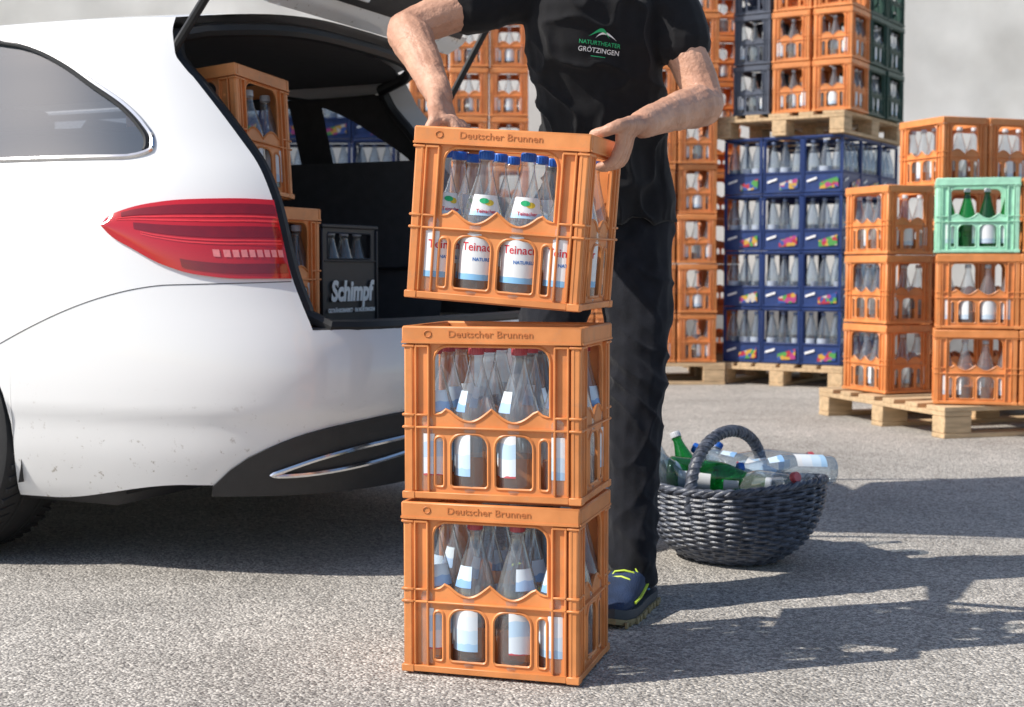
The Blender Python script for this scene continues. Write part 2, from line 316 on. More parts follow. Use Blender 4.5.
def crate_parts(kind,color,lettering=False):
    key=(kind,color,lettering)
    if key in CR: return CR[key]
    m=M[color]; parts=[]; rot=Matrix.Rotation(PI,4,'Z')
    if kind=='bottle':
        W,D,H=CW,CD,CH
        wl=lambda u: .150+.024*(1-abs(math.sin(PI*u/.087))) if abs(u)<.1 else .150+.024*(1-abs(math.sin(PI*.1/.087)))
        ws=lambda u: .150+.024*abs(math.sin(PI*u/.085))
        hl=[wave_window(.113,wl,.2905),rrect(-.081,.028,-.006,.128,.008,.024),rrect(.006,.028,.081,.128,.008,.024),rrect(-.111,.028,-.092,.122,.006,.0088),rrect(.092,.028,.111,.122,.006,.0088)]
        hs=[wave_window(.076,ws,.2905),rrect(-.038,.028,.038,.128,.008,.024),rrect(-.075,.028,-.05,.122,.006,.0115),rrect(.05,.028,.075,.122,.006,.0115)]
        wL=W-.05; wS=D-.05
        def ribs(w,a):
            r=[(0,.139,w,.004),(0,.0125,w,.012)]
            for s in(-1,1): r+=[(s*(a+.009),.155,.004,.27),(s*(w/2-.002),.155,.004,.27),(s*((a+w/2)/2+.004),.162,w/2-a-.008,.004),(s*((a+w/2)/2+.004),.29,w/2-a-.008,.005)]
            return r
        pl=panel_mesh(wL,hl,m,ribs(wL,.113),.296,'long_panel',D/2); ps=panel_mesh(wS,hs,m,ribs(wS,.076),.296,'short_panel',W/2)
        parts=[('long_panel',pl,Matrix()),('long_panel',pl,rot),('short_panel',ps,Matrix.Rotation(PI/2,4,'Z')),('short_panel',ps,Matrix.Rotation(-PI/2,4,'Z'))]
        for k,(sx,sy) in enumerate(((1,1),(-1,1))):
            mb=MB(); x=sx*(W/2-.0135); y=sy*(D/2-.0135)
            mb.box((x,y,.15),(.021,.021,.288),bev=.004)
            for z in (.012,.139,.162,.29): mb.box((x+sx*.001,y+sy*.001,z),(.025,.025,.005 if z>.02 else .014),bev=.0015)
            mb.box((x+sx*.008,y-sy*.004,.15),(.007,.004,.28)); mb.box((x-sx*.004,y+sy*.008,.15),(.004,.007,.28))
            me=mb.mesh('corner_post',m); parts+=[('corner_post',me,Matrix()),('corner_post',me,rot)]
        mb=MB()
        for s in(-1,1):
            mb.box((0,s*(D/2-.006),H-.016),(W,.012,.032),bev=.003); mb.box((s*(W/2-.006),0,H-.016),(.012,D-.0235,.032),bev=.003)
            mb.box((0,s*(D/2-.0005),H-.030),(W-.004,.004,.004)); mb.box((s*(W/2-.0005),0,H-.030),(.004,D-.004,.004))
        parts.append(('rim',mb.mesh('rim',m),Matrix()))
        mb=MB(); mb.box((0,0,.008),(W-.024,D-.024,.008)); 
        for k in range(1,4): mb.box((-W/2+k*W/4,0,.045),(.003,D-.03,.06))
        for k in range(1,3): mb.box((0,-D/2+k*D/3,.0455),(W-.03,.003,.059))
        parts.append(('base',mb.mesh('base',m),Matrix()))
        if lettering:
            mb=MB(); vs,fs=text_geo('Deutscher Brunnen',.0180,.0010,0)
            mb.add([(v.x*1.15,-D/2-.0004-v.z*.8,v.y+H-.0145) for v in vs],fs)
            me=mb.mesh('lettering',M['orange_l'],smooth=False); parts+=[('lettering',me,Matrix()),('lettering',me,rot)]
            em=MB().tube([(-.122+.007*math.cos(a),-D/2-.0008,H-.0145+.006*math.sin(a)) for a in [2*PI*k/12 for k in range(12)]],.0011,4,closed=True).mesh('emblem',M['orange_l']); parts+=[('emblem',em,Matrix()),('emblem',em,rot)]
    else:
        W,D,H=.39,.29,.37; zb=.138 if kind=='tall' else .245
        def win(w): return [rrect(-w/2+(.006 if kind=='tall' else .03),zb,w/2-(.006 if kind=='tall' else .03),.350-(0 if kind=='tall' else .012),.008,.010)]
        def ribs(w): return [(0,zb-.008,w,.005),(0,.012,w,.014)]
        pl=panel_mesh(W-.03,win(W-.03),m,ribs(W-.03),H-.015,'long_panel',D/2); ps=panel_mesh(D-.03,win(D-.03),m,ribs(D-.03),H-.015,'short_panel',W/2)
        parts=[('long_panel',pl,Matrix()),('long_panel',pl,rot),('short_panel',ps,Matrix.Rotation(PI/2,4,'Z')),('short_panel',ps,Matrix.Rotation(-PI/2,4,'Z'))]
        mb=MB()
        for s in(-1,1):
            mb.box((0,s*(D/2-.006),H-.008),(W,.012,.014),bev=.003); mb.box((s*(W/2-.006),0,H-.008),(.012,D-.0235,.014),bev=.003)
            for t in(-1,1): mb.box((s*(W/2-.0075),t*(D/2-.0075),.176),(.013,.013,.350),bev=.003)
        parts.append(('rim',mb.mesh('rim',m),Matrix()))
        mb=MB(); mb.box((0,0,.008),(W-.024,D-.024,.008)); parts.append(('base',mb.mesh('base',m),Matrix()))
        if color=='blue':
            for y,rr,w_ in ((-W/2-.001,Matrix.Rotation(-PI/2,4,'Z'),.112),(-D/2-.001,Matrix(),.155)):
                mb=MB(); mb.add([(-.02,y,.024),(w_,y,.034),(w_,y,.102),(-.02,y,.066)],[(0,1,2,3)])
                me=mb.mesh('fruit_print',M['fruit'],smooth=False); parts.append(('fruit_print',me,rr))
                mb=MB(); mb.add([(-w_,y,.068),(-w_+.07,y,.088),(-w_+.07,y,.102),(-w_,y,.082)],[(0,1,2,3)])
                me=mb.mesh('white_print',M['twhite'],smooth=False); parts.append(('white_print',me,rr))
    CR[key]=parts; return parts
# ------------------------------------------------------------------ bottles
def cmp(z): return z if z<.135 else .135+(z-.135)*.90
PROF=[(r,cmp(z)) for r,z in [(.001,.001),(.033,.001),(.0382,.004),(.0398,.012),(.0398,.135),(.0386,.146),(.0350,.163),(.0285,.188),(.0210,.216),(.0152,.240),(.0125,.255),(.0122,.262),(.0140,.264),(.0140,.268),(.0120,.270),(.0120,.280)]]
def rad_at(prof,z):
    for (r0,z0),(r1,z1) in zip(prof,prof[1:]):
        if z0<=z<=z1 and z1>z0: return r0+(r1-r0)*(z-z0)/(z1-z0)
    return prof[-1][0]
def wrap(vs,z0,prof,ang0=-PI/2,lift=.0009):
    out=[]
    for v in vs:
        z=z0+v.y; r=rad_at(prof,max(z,.012))+lift+v.z; a=ang0+v.x/max(r,.02); out.append((r*math.cos(a),r*math.sin(a),z))
    return out
def oval(cx,cz,rx,rz,lift,prof,m,n=14):
    c=[Vector((cx+rx*math.cos(2*PI*k/n),rz*math.sin(2*PI*k/n),0)) for k in range(n)]
    return MB().add(wrap(c,cz,prof,lift=lift),[tuple(range(n))]).mesh('emblem',M[m],smooth=False)
def bottle_parts(gl,cap,label,texts=True,prof=PROF,seg=20,shoulder=True,zl=(.034,.118),swidth=50,lwidth=78,capr=.0138):
    sc=prof[-1][1]
    parts=[('glass',MB().lathe(prof,seg).mesh('glass',M[gl],ang=60))]
    mb=MB(); z=sc
    cp=[(capr-.0008,z-.011),(capr,z-.010),(capr,z+.003),(capr-.0012,z+.005),(.001,z+.0052)]
    mb.lathe(cp,18)
    if seg>12:
        for k in range(18): a=2*PI*k/18; mb.box((capr*math.cos(a),capr*math.sin(a),z-.0035),(.0012,.0020,.012),Matrix.Rotation(a,3,'Z'))
    parts.append(('cap',mb.mesh('cap',M[cap])))
    n=5; lp=[(rad_at(prof,zl[0]+(zl[1]-zl[0])*k/n)+.0005,zl[0]+(zl[1]-zl[0])*k/n) for k in range(n+1)]
    lab=MB().lathe(lp,18,-PI/2-R(lwidth),-PI/2+R(lwidth)).mesh('front_label',M[label])
    sub=[]
    if texts:
        for t,size,zz,mm in (('Teinacher',.0215,.094,'tred'),('NATURELL',.0085,.072,'tblue')):
            vs,fs=text_geo(t,size,.0001,.0002); sub.append(('lettering',MB().add(wrap(vs,zz,prof),fs).mesh('lettering',M[mm],smooth=False),Matrix()))
    parts.append(('front_label',lab,Matrix(),sub))
    if shoulder:
        lp=[(rad_at(prof,z)+.0006,z) for z in (.152,.160,.168,.176,.184,.190)]
        lab=MB().lathe(lp,14,-PI/2-R(swidth),-PI/2+R(swidth)).mesh('shoulder_label',M[label]); sub=[]
        if texts:
            vs,fs=text_geo('Teinacher',.0095,.0001,.0001); sub.append(('lettering',MB().add(wrap(vs,.160,prof,lift=.0012),fs).mesh('lettering',M['tred'],smooth=False),Matrix()))
            sub.append(('emblem',oval(.006,.176,.009,.0055,.0012,prof,'yel'),Matrix())); sub.append(('emblem',oval(-.004,.179,.009,.005,.0014,prof,'tgreen'),Matrix()))
        parts.append(('shoulder_label',lab,Matrix(),sub))
    return [(p[0],p[1],p[2] if len(p)>2 else Matrix(),p[3] if len(p)>3 else []) for p in parts]
PET=[(.001,.001),(.036,.001),(.042,.006),(.043,.015),(.043,.06),(.040,.065),(.043,.07),(.043,.19),(.040,.205),(.033,.24),(.022,.275),(.0145,.298),(.0135,.304),(.017,.306),(.017,.31),(.0135,.312),(.0135,.322)]
BP={'near_blue':bottle_parts('glass','capblue','labelA'),'near_red':bottle_parts('glass','capred','labelB',texts=False,swidth=32,lwidth=50,zl=(.036,.112)),'near_red_labelled':bottle_parts('glass','capred','labelC',texts=False,swidth=32,lwidth=50,zl=(.036,.112)),
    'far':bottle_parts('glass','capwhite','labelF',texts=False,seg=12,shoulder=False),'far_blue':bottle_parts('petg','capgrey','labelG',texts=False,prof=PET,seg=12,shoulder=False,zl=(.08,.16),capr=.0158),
    'far_green':bottle_parts('gglass','capwhite','labelF',texts=False,seg=12,shoulder=False)}
def bottle(kind,mtx,label,group): return inst('glass_bottle' if kind!='far_blue' else 'plastic_bottle',BP[kind],mtx,label,'bottle',group)
def face_spots(kind,face):
    if kind=='bottle': nx,ny,px,py=4,3,.0840,.0825
    else: nx,ny,px,py=4,3,.0925,.0885
    gx=[(i-(nx-1)/2)*px for i in range(nx)]; gy=[(j-(ny-1)/2)*py for j in range(ny)]
    if face=='-Y': return [(x,gy[0]) for x in gx]
    if face=='+Y': return [(x,gy[-1]) for x in gx[::-1]]
    if face=='-X': return [(gx[0],y) for y in gy[::-1]]
    if face=='+X': return [(gx[-1],y) for y in gy]
def far_crate(kind,color,mtx,where,group,faces=(),bk='far'):
    cn={'orange':'orange','blue':'navy','slate':'slate grey','dgreen':'dark green','mint':'mint green','black':'black'}[color]
    inst('bottle_crate',crate_parts(kind,color),mtx,f'{cn} crate, {where}','crate',group)
    seen=set()
    for face,fn in faces:
        k=0
        for (x,y) in face_spots(kind,face):
            if (round(x,3),round(y,3)) in seen: k+=1; continue
            seen.add((round(x,3),round(y,3)))
            bottle(bk,mtx@TR(x+random.uniform(-.002,.002),y,.012,random.uniform(-2,2)),
                   f'{ORD[k]} bottle{fn or " from left"}, {cn} crate, {where}',f'bottles in {group}'); k+=1
# ------------------------------------------------------------------ setting
mb=MB(); mb.add([(-150,-60,0),(150,-60,0),(150,260,0),(-150,260,0)],[(0,1,2,3)])
g=ob('ground',mb.mesh('ground',asphalt(),smooth=False)); g['kind']='structure'
b=empty('building',Matrix.Translation((4,13.2,0))); tag(b,'pale plastered building wall behind the stacked crates at upper right','building')
mb=MB(); mb.box((0,0,3.3),(24,.4,5.6),bev=.01)
ob('wall',mb.mesh('wall',M['wall']),b,Matrix()); mb=MB(); mb.box((0,-.02,.25),(24.04,.44,.5),bev=.01); ob('plinth',mb.mesh('plinth',M['plinth']),b,Matrix())
def pallet(cx,cy,cz,yaw,L_,D_,label):
    r=empty('wooden_pallet',TR(cx,cy,cz,yaw)); tag(r,label,'pallet','wooden pallets under the crate stacks')
    nb=5 if D_<.9 else 6
    for k in range(nb):
        w=.145 if k in(0,nb//2,nb-1) else .1
        y=-D_/2+.0725+(D_-.145)*k/(nb-1)
        ob('top_board',MB().box((0,y,.133),(L_,w,.022),bev=.002).mesh('top_board',M['wood']),r,Matrix())
    for x in(-L_/2+.0725,0,L_/2-.0725):
        ob('stringer',MB().box((x,0,.111),(.145,D_,.021),bev=.002).mesh('stringer',M['wood']),r,Matrix())
        for y in(-D_/2+.05,0,D_/2-.05): ob('block',MB().box((x,y,.061),(.143,.098,.077),bev=.003).mesh('block',M['wood']),r,Matrix())
    for y in(-D_/2+.05,0,D_/2-.05): ob('bottom_board',MB().box((0,y,.011),(L_,.1,.021),bev=.002).mesh('bottom_board',M['wood']),r,Matrix())
PH=.1445; ST=.328
th=R(17); a=Vector((math.cos(th),math.sin(th),0)); bdir=Vector((-a.y,a.x,0)); pcor=Vector((1.955,6.40,0))
pc=pcor+a*.6+bdir*.57; pallet(pc.x,pc.y,0,th,1.2,1.14,'light wooden pallet at right edge under the nearest orange stack')
ya=R(-15); a2=Vector((math.cos(ya),math.sin(ya),0)); b2=Vector((-a2.y,a2.x,0)); q0=Vector((1.938,6.52,PH))
GR='crates on the right pallet'; SE=1.055; S5=Matrix.Scale(SE,4)
def jit(s=1): return random.uniform(-.006,.006)*s
for lv in range(3):
    for i in range(2):
        p=q0+a2*(.174+i*.354)*SE+b2*.131*SE
        c='mint' if lv==2 and i==0 else 'orange'
        far_crate('bottle',c,TR(p.x+jit(),p.y+jit(),PH+lv*ST*SE,ya+jit(2))@S5,f'{ORD[lv]} level, front {"left" if i==0 else "right"} column, right pallet',GR,[('-Y','')],'far_green' if c=='mint' else 'far')
th2=R(21); a3=Vector((math.cos(th2),math.sin(th2),0)); b3=Vector((-a3.y,a3.x,0)); c0=Vector((1.840,7.0,PH)); yb=math.atan2(b3.y,b3.x)
for i in range(4):
    for lv in range(3 if i==0 else 4):
        p=c0+a3*(.136*SE+i*.276+(.05 if i else 0))+b3*.1785*SE
        fc=[]
        if i==0: fc=[('+Y',' on left face'),('-X','')]
        elif lv==3: fc=[('-X','')]+([('+Y',' on left face')] if i==1 else [])
        far_crate('bottle','orange',TR(p.x,p.y+jit(),PH+lv*ST*SE,yb+jit(2))@S5,f'{ORD[lv]} level, back row, {ORD[i]} column, right pallet',GR,fc)
# tall blue stack, one corner towards the viewer
yf=R(-33); f_=Vector((math.cos(yf),math.sin(yf),0)); g_=Vector((-f_.y,f_.x,0)); C0=Vector((2.105,9.10,0)); YL=yf+PI/2
SB=Matrix.Diagonal((.94,.94,1.0,1)); BH=.371; cw,cdp=.2745,.369
for i in range(3):
    for k in range(3):
        if i<2 and k==1: continue
        for lv in range(4):
            p=C0-f_*((2-i)+.5)*cw+g_*(k+.5)*cdp
            fc=[]
            if k==0: fc.append(('-X',''))
            if i==2: fc.append(('-Y',' on right face'))
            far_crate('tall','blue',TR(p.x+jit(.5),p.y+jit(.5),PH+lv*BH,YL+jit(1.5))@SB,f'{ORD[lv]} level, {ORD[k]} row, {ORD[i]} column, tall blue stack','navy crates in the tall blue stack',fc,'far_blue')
pc=C0-f_*.42+g_*.56; pallet(pc.x,pc.y,0,YL,1.2,.9,'wooden pallet on the ground under the tall blue stack')
z2=PH+4*BH+.001; pallet(pc.x,pc.y,z2,YL,1.2,.88,'wooden pallet resting on top of the tall blue stack'); z2+=PH
C1=C0+f_*.05
for i,k,c in ((0,0,'slate'),(1,0,'orange'),(2,0,'orange'),(2,1,'dgreen'),(2,2,'dgreen'),(0,2,'orange')):
    for lv in range(3):
        p=C1-f_*((2-i)+.5)*.272+g_*(k+.5)*.356
        fc=[]
        if lv<2 and k==0: fc.append(('-X',''))
        if lv<2 and i==2: fc.append(('-Y',' on right face'))
        far_crate('bottle',c,TR(p.x+jit(),p.y+jit(),z2+lv*ST,YL+jit(2)),f'{ORD[lv]} level, {ORD[k]} row, {ORD[i]} column, upper pallet','crates on the upper pallet',fc,'far')
def orange_stack(x0,y0,cols,levels,name,vis,group,skipcols=(),pal=True):
    pallet(x0+cols*.1365,y0+.38,0,0,cols*.273+.1,.8,f'wooden pallet on the ground under the {name}')
    for i in range(cols):
        for lv in range(levels):
            far_crate('bottle','orange',TR(x0+.1365+i*.273+random.uniform(-.006,.006),y0+.18+random.uniform(-.008,.008),PH+lv*ST,PI/2+jit(1.5)),f'{ORD[lv]} level, {ORD[i]} column, {name}',group,[('-X','')] if (lv in vis and i not in skipcols) else [])
orange_stack(.27,9.42,4,8,'stack behind person',range(0,8),'orange crates behind the person',(0,1))
orange_stack(1.385,10.36,1,9,'narrow stack behind shoulder',(5,6,7,8),'orange crates in the narrow stack')
orange_stack(-.70,9.6,3,8,'stack beyond tailgate',(4,5,6,7),'orange crates beyond the tailgate')
for i in range(4):
    for lv in range(5):
        far_crate('tall','blue',TR(-1.95+.147+i*.295,9.7+jit(),PH+lv*BH,PI/2+jit(1.5)),f'{ORD[lv]} level, {ORD[i]} column, blue stack beyond car','navy crates beyond the car',[('-X','')] if lv in(3,4) else [],'far_blue')
pallet(-1.36,9.92,0,0,1.2,.8,'wooden pallet on the ground beyond the white car')
# ------------------------------------------------------------------ main stack and held crate
e1=Vector((.959,-.283,0)); e2=Vector((.283,.959,0)); cor=Vector((.1235,2.570,0)); YAW=math.atan2(e1.y,e1.x)
cen=cor-e1*CW/2+e2*CD/2
ZS=Matrix.Diagonal((1,1,1.012,1)); BS=Matrix.Scale(1.035,4)
def full_crate(mtx,label,bk,where,group,rots=(0,0,0,0)):
    inst('bottle_crate',crate_parts('bottle','orange',True),mtx@ZS,label,'crate','orange crates in front of the car')
    for j,rn in enumerate(('front','middle','back')):
        for i in range(4):
            kind=bk
            if bk=='near_red' and (i+j)%2==0: kind='near_red_labelled'
            bottle(kind,mtx@TR((i-1.5)*.0840,(j-1)*.0828,.0125,rots[i] if j==0 else random.uniform(0,6))@BS,f'{ORD[i]} bottle from left, {rn} row, in {where}',group)
full_crate(TR(cen.x,cen.y,0,YAW),'orange bottle crate standing on the asphalt, lowest of the front stack','near_red','lowest crate of front stack','bottles in the lowest crate of the front stack',(.9,-.45,.75,-.4))
full_crate(TR(cen.x+.002,cen.y,ST*1.012,YAW+R(.6)),'orange bottle crate under the held one, on the lowest crate','near_red','middle crate of front stack','bottles in the middle crate of the front stack',(.7,-.85,-.75,.6))
hc=Vector((-.003,2.795,.699))
HM=Matrix.Translation(hc)@Matrix.Rotation(R(4.6),4,'Y')@Matrix.Rotation(R(-17.5),4,'Z')@Matrix.Rotation(R(2.0),4,'X')
full_crate(HM,'orange bottle crate held in both hands by the person','near_blue','the held crate','bottles in the held crate',(.9,.50,.42,.5))
# ------------------------------------------------------------------ car
CM=Matrix.Translation((-.06,3.99,0))@Matrix.Rotation(R(155),4,'Z')
car=empty('station_wagon',CM); tag(car,'white station wagon with open tailgate, loaded with orange crates','car')
def spline(tab):
    xs=[t[0] for t in tab]; ys=[t[1] for t in tab]; n=len(xs)
    d=[(ys[i+1]-ys[i])/(xs[i+1]-xs[i]) for i in range(n-1)]
    ms=[d[0]]+[0 if d[i-1]*d[i]<=0 else 2*d[i-1]*d[i]/(d[i-1]+d[i]) for i in range(1,n-1)]+[d[-1]]
    def f(x):
        if x<=xs[0]: return ys[0]
        if x>=xs[-1]: return ys[-1]
        i=0
        while x>xs[i+1]: i+=1
        h=xs[i+1]-xs[i]; t=(x-xs[i])/h
        return (2*t**3-3*t*t+1)*ys[i]+(t**3-2*t*t+t)*h*ms[i]+(-2*t**3+3*t*t)*ys[i+1]+(t**3-t*t)*h*ms[i+1]
    return f
WM=spline([(.14,.79),(.20,.842),(.25,.862),(.32,.882),(.395,.894),(.425,.904),(.55,.909),(.70,.906),(.80,.902),(.90,.890),(.97,.872),(1.01,.856),(1.05,.838),(1.15,.801),(1.25,.764),(1.33,.735),(1.38,.714),(1.42,.675)])
XR=spline([(.14,.13),(.25,.075),(.32,.045),(.395,.024),(.425,.010),(.5,0),(.56,.010),(.62,.034),(.68,.066),(.75,.10),(.85,.135),(.95,.17),(1.02,.20),(1.1,.25),(1.2,.305),(1.3,.352),(1.38,.39),(1.42,.41)])
R0=.41
XF=spline([(.18,4.72),(.3,4.84),(.5,4.88),(.7,4.84),(.8,4.78),(1.02,4.6)])
def plan(u,z):
    w=WM(z)
    if u<=1.68:
        if u<=.84: r=max(u,0); q=(1-r**4)**.25
        else: q=1.68-u; r=(1-q**4)**.25
        xr=XR(z); return Vector((xr+(1.6-xr)*(1-q),w*r,z))
    if u<=3.48: return Vector((1.6+u-1.68,w,z))
    if u<=4.32: q=u-3.48; r=(1-q**4)**.25
    else: r=max(5.16-u,0); q=(1-r**4)**.25
    return Vector((3.4+(XF(z)-3.4)*q,w*r,z))
def UX(x,z):
    if x<1.6:
        xr=XR(z); q=1-(x-xr)/(1.6-xr)
        return 1.68-q if q<.84 else (1-min(q,1)**4)**.25
    return 1.68+x-1.6
def SP(u,z,off=0,side=1):
    p=plan(u,z)
    if off:
        du=plan(u+.01,z)-plan(u-.01 if u>.01 else u,z); dz=plan(u,z+.01)-plan(u,z-.01)
        n=du.cross(dz); n.normalize()
        if n.dot(p-Vector((2.2,0,z)))<0: n=-n
        p=p+n*off
    return Vector((p.x,p.y*side,p.z))
def uo(z):
    t=min(1,max(0,(z-.88)/.43)); t=t*t*(1.6-.6*t) if t<1 else 1; return .73+.13*t
def both(fn):
    for s in(1,-1): fn(s)
def frange(a,b,n): return [a+(b-a)*k/n for k in range(n+1)]
AR=.355; RXW=1.262; FXW=4.10
def zlow(u):
    x=plan(u,.42).x
    for wx in(RXW,FXW):
        if abs(x-wx)<AR: return max(.185,.325+math.sqrt(AR*AR-(x-wx)**2))
    t=min(1,max(0,(x-.40)/.40)); return .238-.05*t*t*(3-2*t)
us=sorted(set(frange(0,.73,12)+frange(.73,1.68,56)+frange(1.68,3.2,32)+frange(3.2,5.16,34)+[UX(wx+sg*(AR-e),.42) for wx,sg in((RXW,-1),(RXW,1)) for e in(-.001,.0005,.004,.012,.025)]))
ub=[u for u in us if .7299<=u<=3.2001]
def umap(z):
    o_=uo(z); return [o_+(u-.73)*(1.68-o_)/(1.68-.73) if u<1.68 else u for u in ub]
ztop=lambda u: 1.02 if u<3.2 else 1.02-.22*min(1,(u-3.2)/1.6)
xw=spline([(1.045,.625),(1.052,.588),(1.065,.566),(1.09,.572),(1.13,.605),(1.18,.665),(1.24,.765),(1.30,.868),(1.35,.990),(1.38,1.15)])
xa=lambda z: 3.30-.55*(z-1.045)/.335
body=MB(); liner=MB()
ZS1=frange(.62,1.0,20); ZS2=frange(1.0,1.045,3); ZS3=[1.045,1.047,1.049,1.052,1.055,1.06,1.065,1.07]+frange(1.08,1.38,24); ZS4=frange(1.38,1.42,4)
ZALL=sorted(set(ZS1+ZS2+ZS3+ZS4[:-1]))
def add_body(s):
    body.grid([[SP(u,zlow(u)+(.62-zlow(u))*k/22,0,s) if zlow(u)<.615 else SP(u,.62+(zlow(u)-.62)*(1-k/22),0,s) for k in range(23)] for u in us])
    body.grid([[SP(u,max(z,zlow(u)),0,s) for u in umap(z)] for z in ZS1])
    body.grid([[SP(u,z,0,s) for u in umap(z)] for z in ZS2])
    body.grid([[SP(u,.62+(ztop(u)-.62)*k/8,0,s) for k in range(9)] for u in frange(3.2,5.16,34)])
    zs=ZS3
    nn=[u for u in umap(1.045) if u<UX(xw(1.045),1.045)]; nn.append(UX(xw(1.045),1.045)); fr=[(u-nn[0])/(nn[-1]-nn[0]) for u in nn]
    body.grid([[SP(uo(z)+(UX(xw(z),z)-uo(z))*f,z,0,s) for f in fr] for z in zs])
    for x0,x1 in ((1.40,1.46),(2.32,2.40)): body.grid([[SP(UX(x,z),z,0,s) for x in frange(x0,x1,2)] for z in zs])
    body.grid([[SP(UX(x,z),z,0,s) for x in frange(xa(z),xa(z)+.1,2)] for z in zs])
    ue=UX(xw(1.38),1.38)
    body.grid([[SP(uo(z)+(ue-uo(z))*f,z,0,s) for f in fr]+[SP(u,z,0,s) for u in frange(ue,UX(2.85,z),50)[1:]] for z in ZS4])
    jv=Vector((.045,-.055,0)) if s>0 else Vector((.085,.012,0))
    body.grid([[SP(uo(z),z,0,s)+jv*t for t in(0,.33,.66,1)] for z in ZALL])
    liner.grid([[SP(u,z,-.045,s) for u in frange(uo(z)+.10,3.2,60)] for z in frange(.62,1.04,26)])
    liner.grid([[SP(u,z,-.045,s) for u in frange(uo(z)+.07,UX(xw(z),z)-.003,8)] for z in zs])
    for x0,x1 in (((1.16,1.50) if s>0 else (.99,1.13)),(1.40,1.50),(2.28,2.44)): liner.grid([[SP(UX(x,z),z,-.03,s) for x in frange(x0,x1,4)] for z in zs])
    liner.grid([[SP(u,z,-.04,s) for u in frange(uo(z)+.10,UX(2.85,z),50)] for z in frange(1.35,1.385,3)])
both(add_body)
def roof(k,v,dz=0):
    kk=min(abs(k),1); 
    def xrk(t): r=t*.86; return R0+(1.6-R0)*(1-(1-r**4)**.25)
    x=xrk(kk)+(2.8-xrk(kk))*v; xe=xrk(1)+(2.8-xrk(1))*v
    ye=plan(UX(xe,1.42),1.42).y
    return Vector((x,k*ye,1.42+.052*(1-kk**2.4)+.012*math.sin(min(1,v)*PI)*(1-kk**4)+dz-.015*max(0,(1-v*5))**2*(1-kk**2)))
body.grid([[roof(k,v) for k in frange(-1,1,28)] for v in [0,.01,.03,.06]+frange(.1,1,18)])
liner.grid([[roof(k*.90,v,-.045) for k in frange(-1,1,16)] for v in frange(.04,1,12)])
def hood(u,k):
    p=SP(u,ztop(u)); return Vector((p.x,p.y*k,p.z+.05*(1-k*k)))
body.grid([[hood(u,k) for k in frange(-1,1,12)] for u in frange(3.45,5.16,30)])
ob('body',body.mesh('body',M['paint'],weld=.0008,ang=45),car,Matrix())
ob('interior_lining',liner.mesh('interior_lining',M['lining'],weld=.0008),car,Matrix())
ws=MB(); ws.grid([[Vector((2.8+.68*t,k*(.63+.1*t),1.445-.42*t+.035*(1-k*k))) for k in frange(-1,1,10)] for t in frange(0,1,8)]); ob('windscreen',ws.mesh('windscreen',M['tint']),car,Matrix())
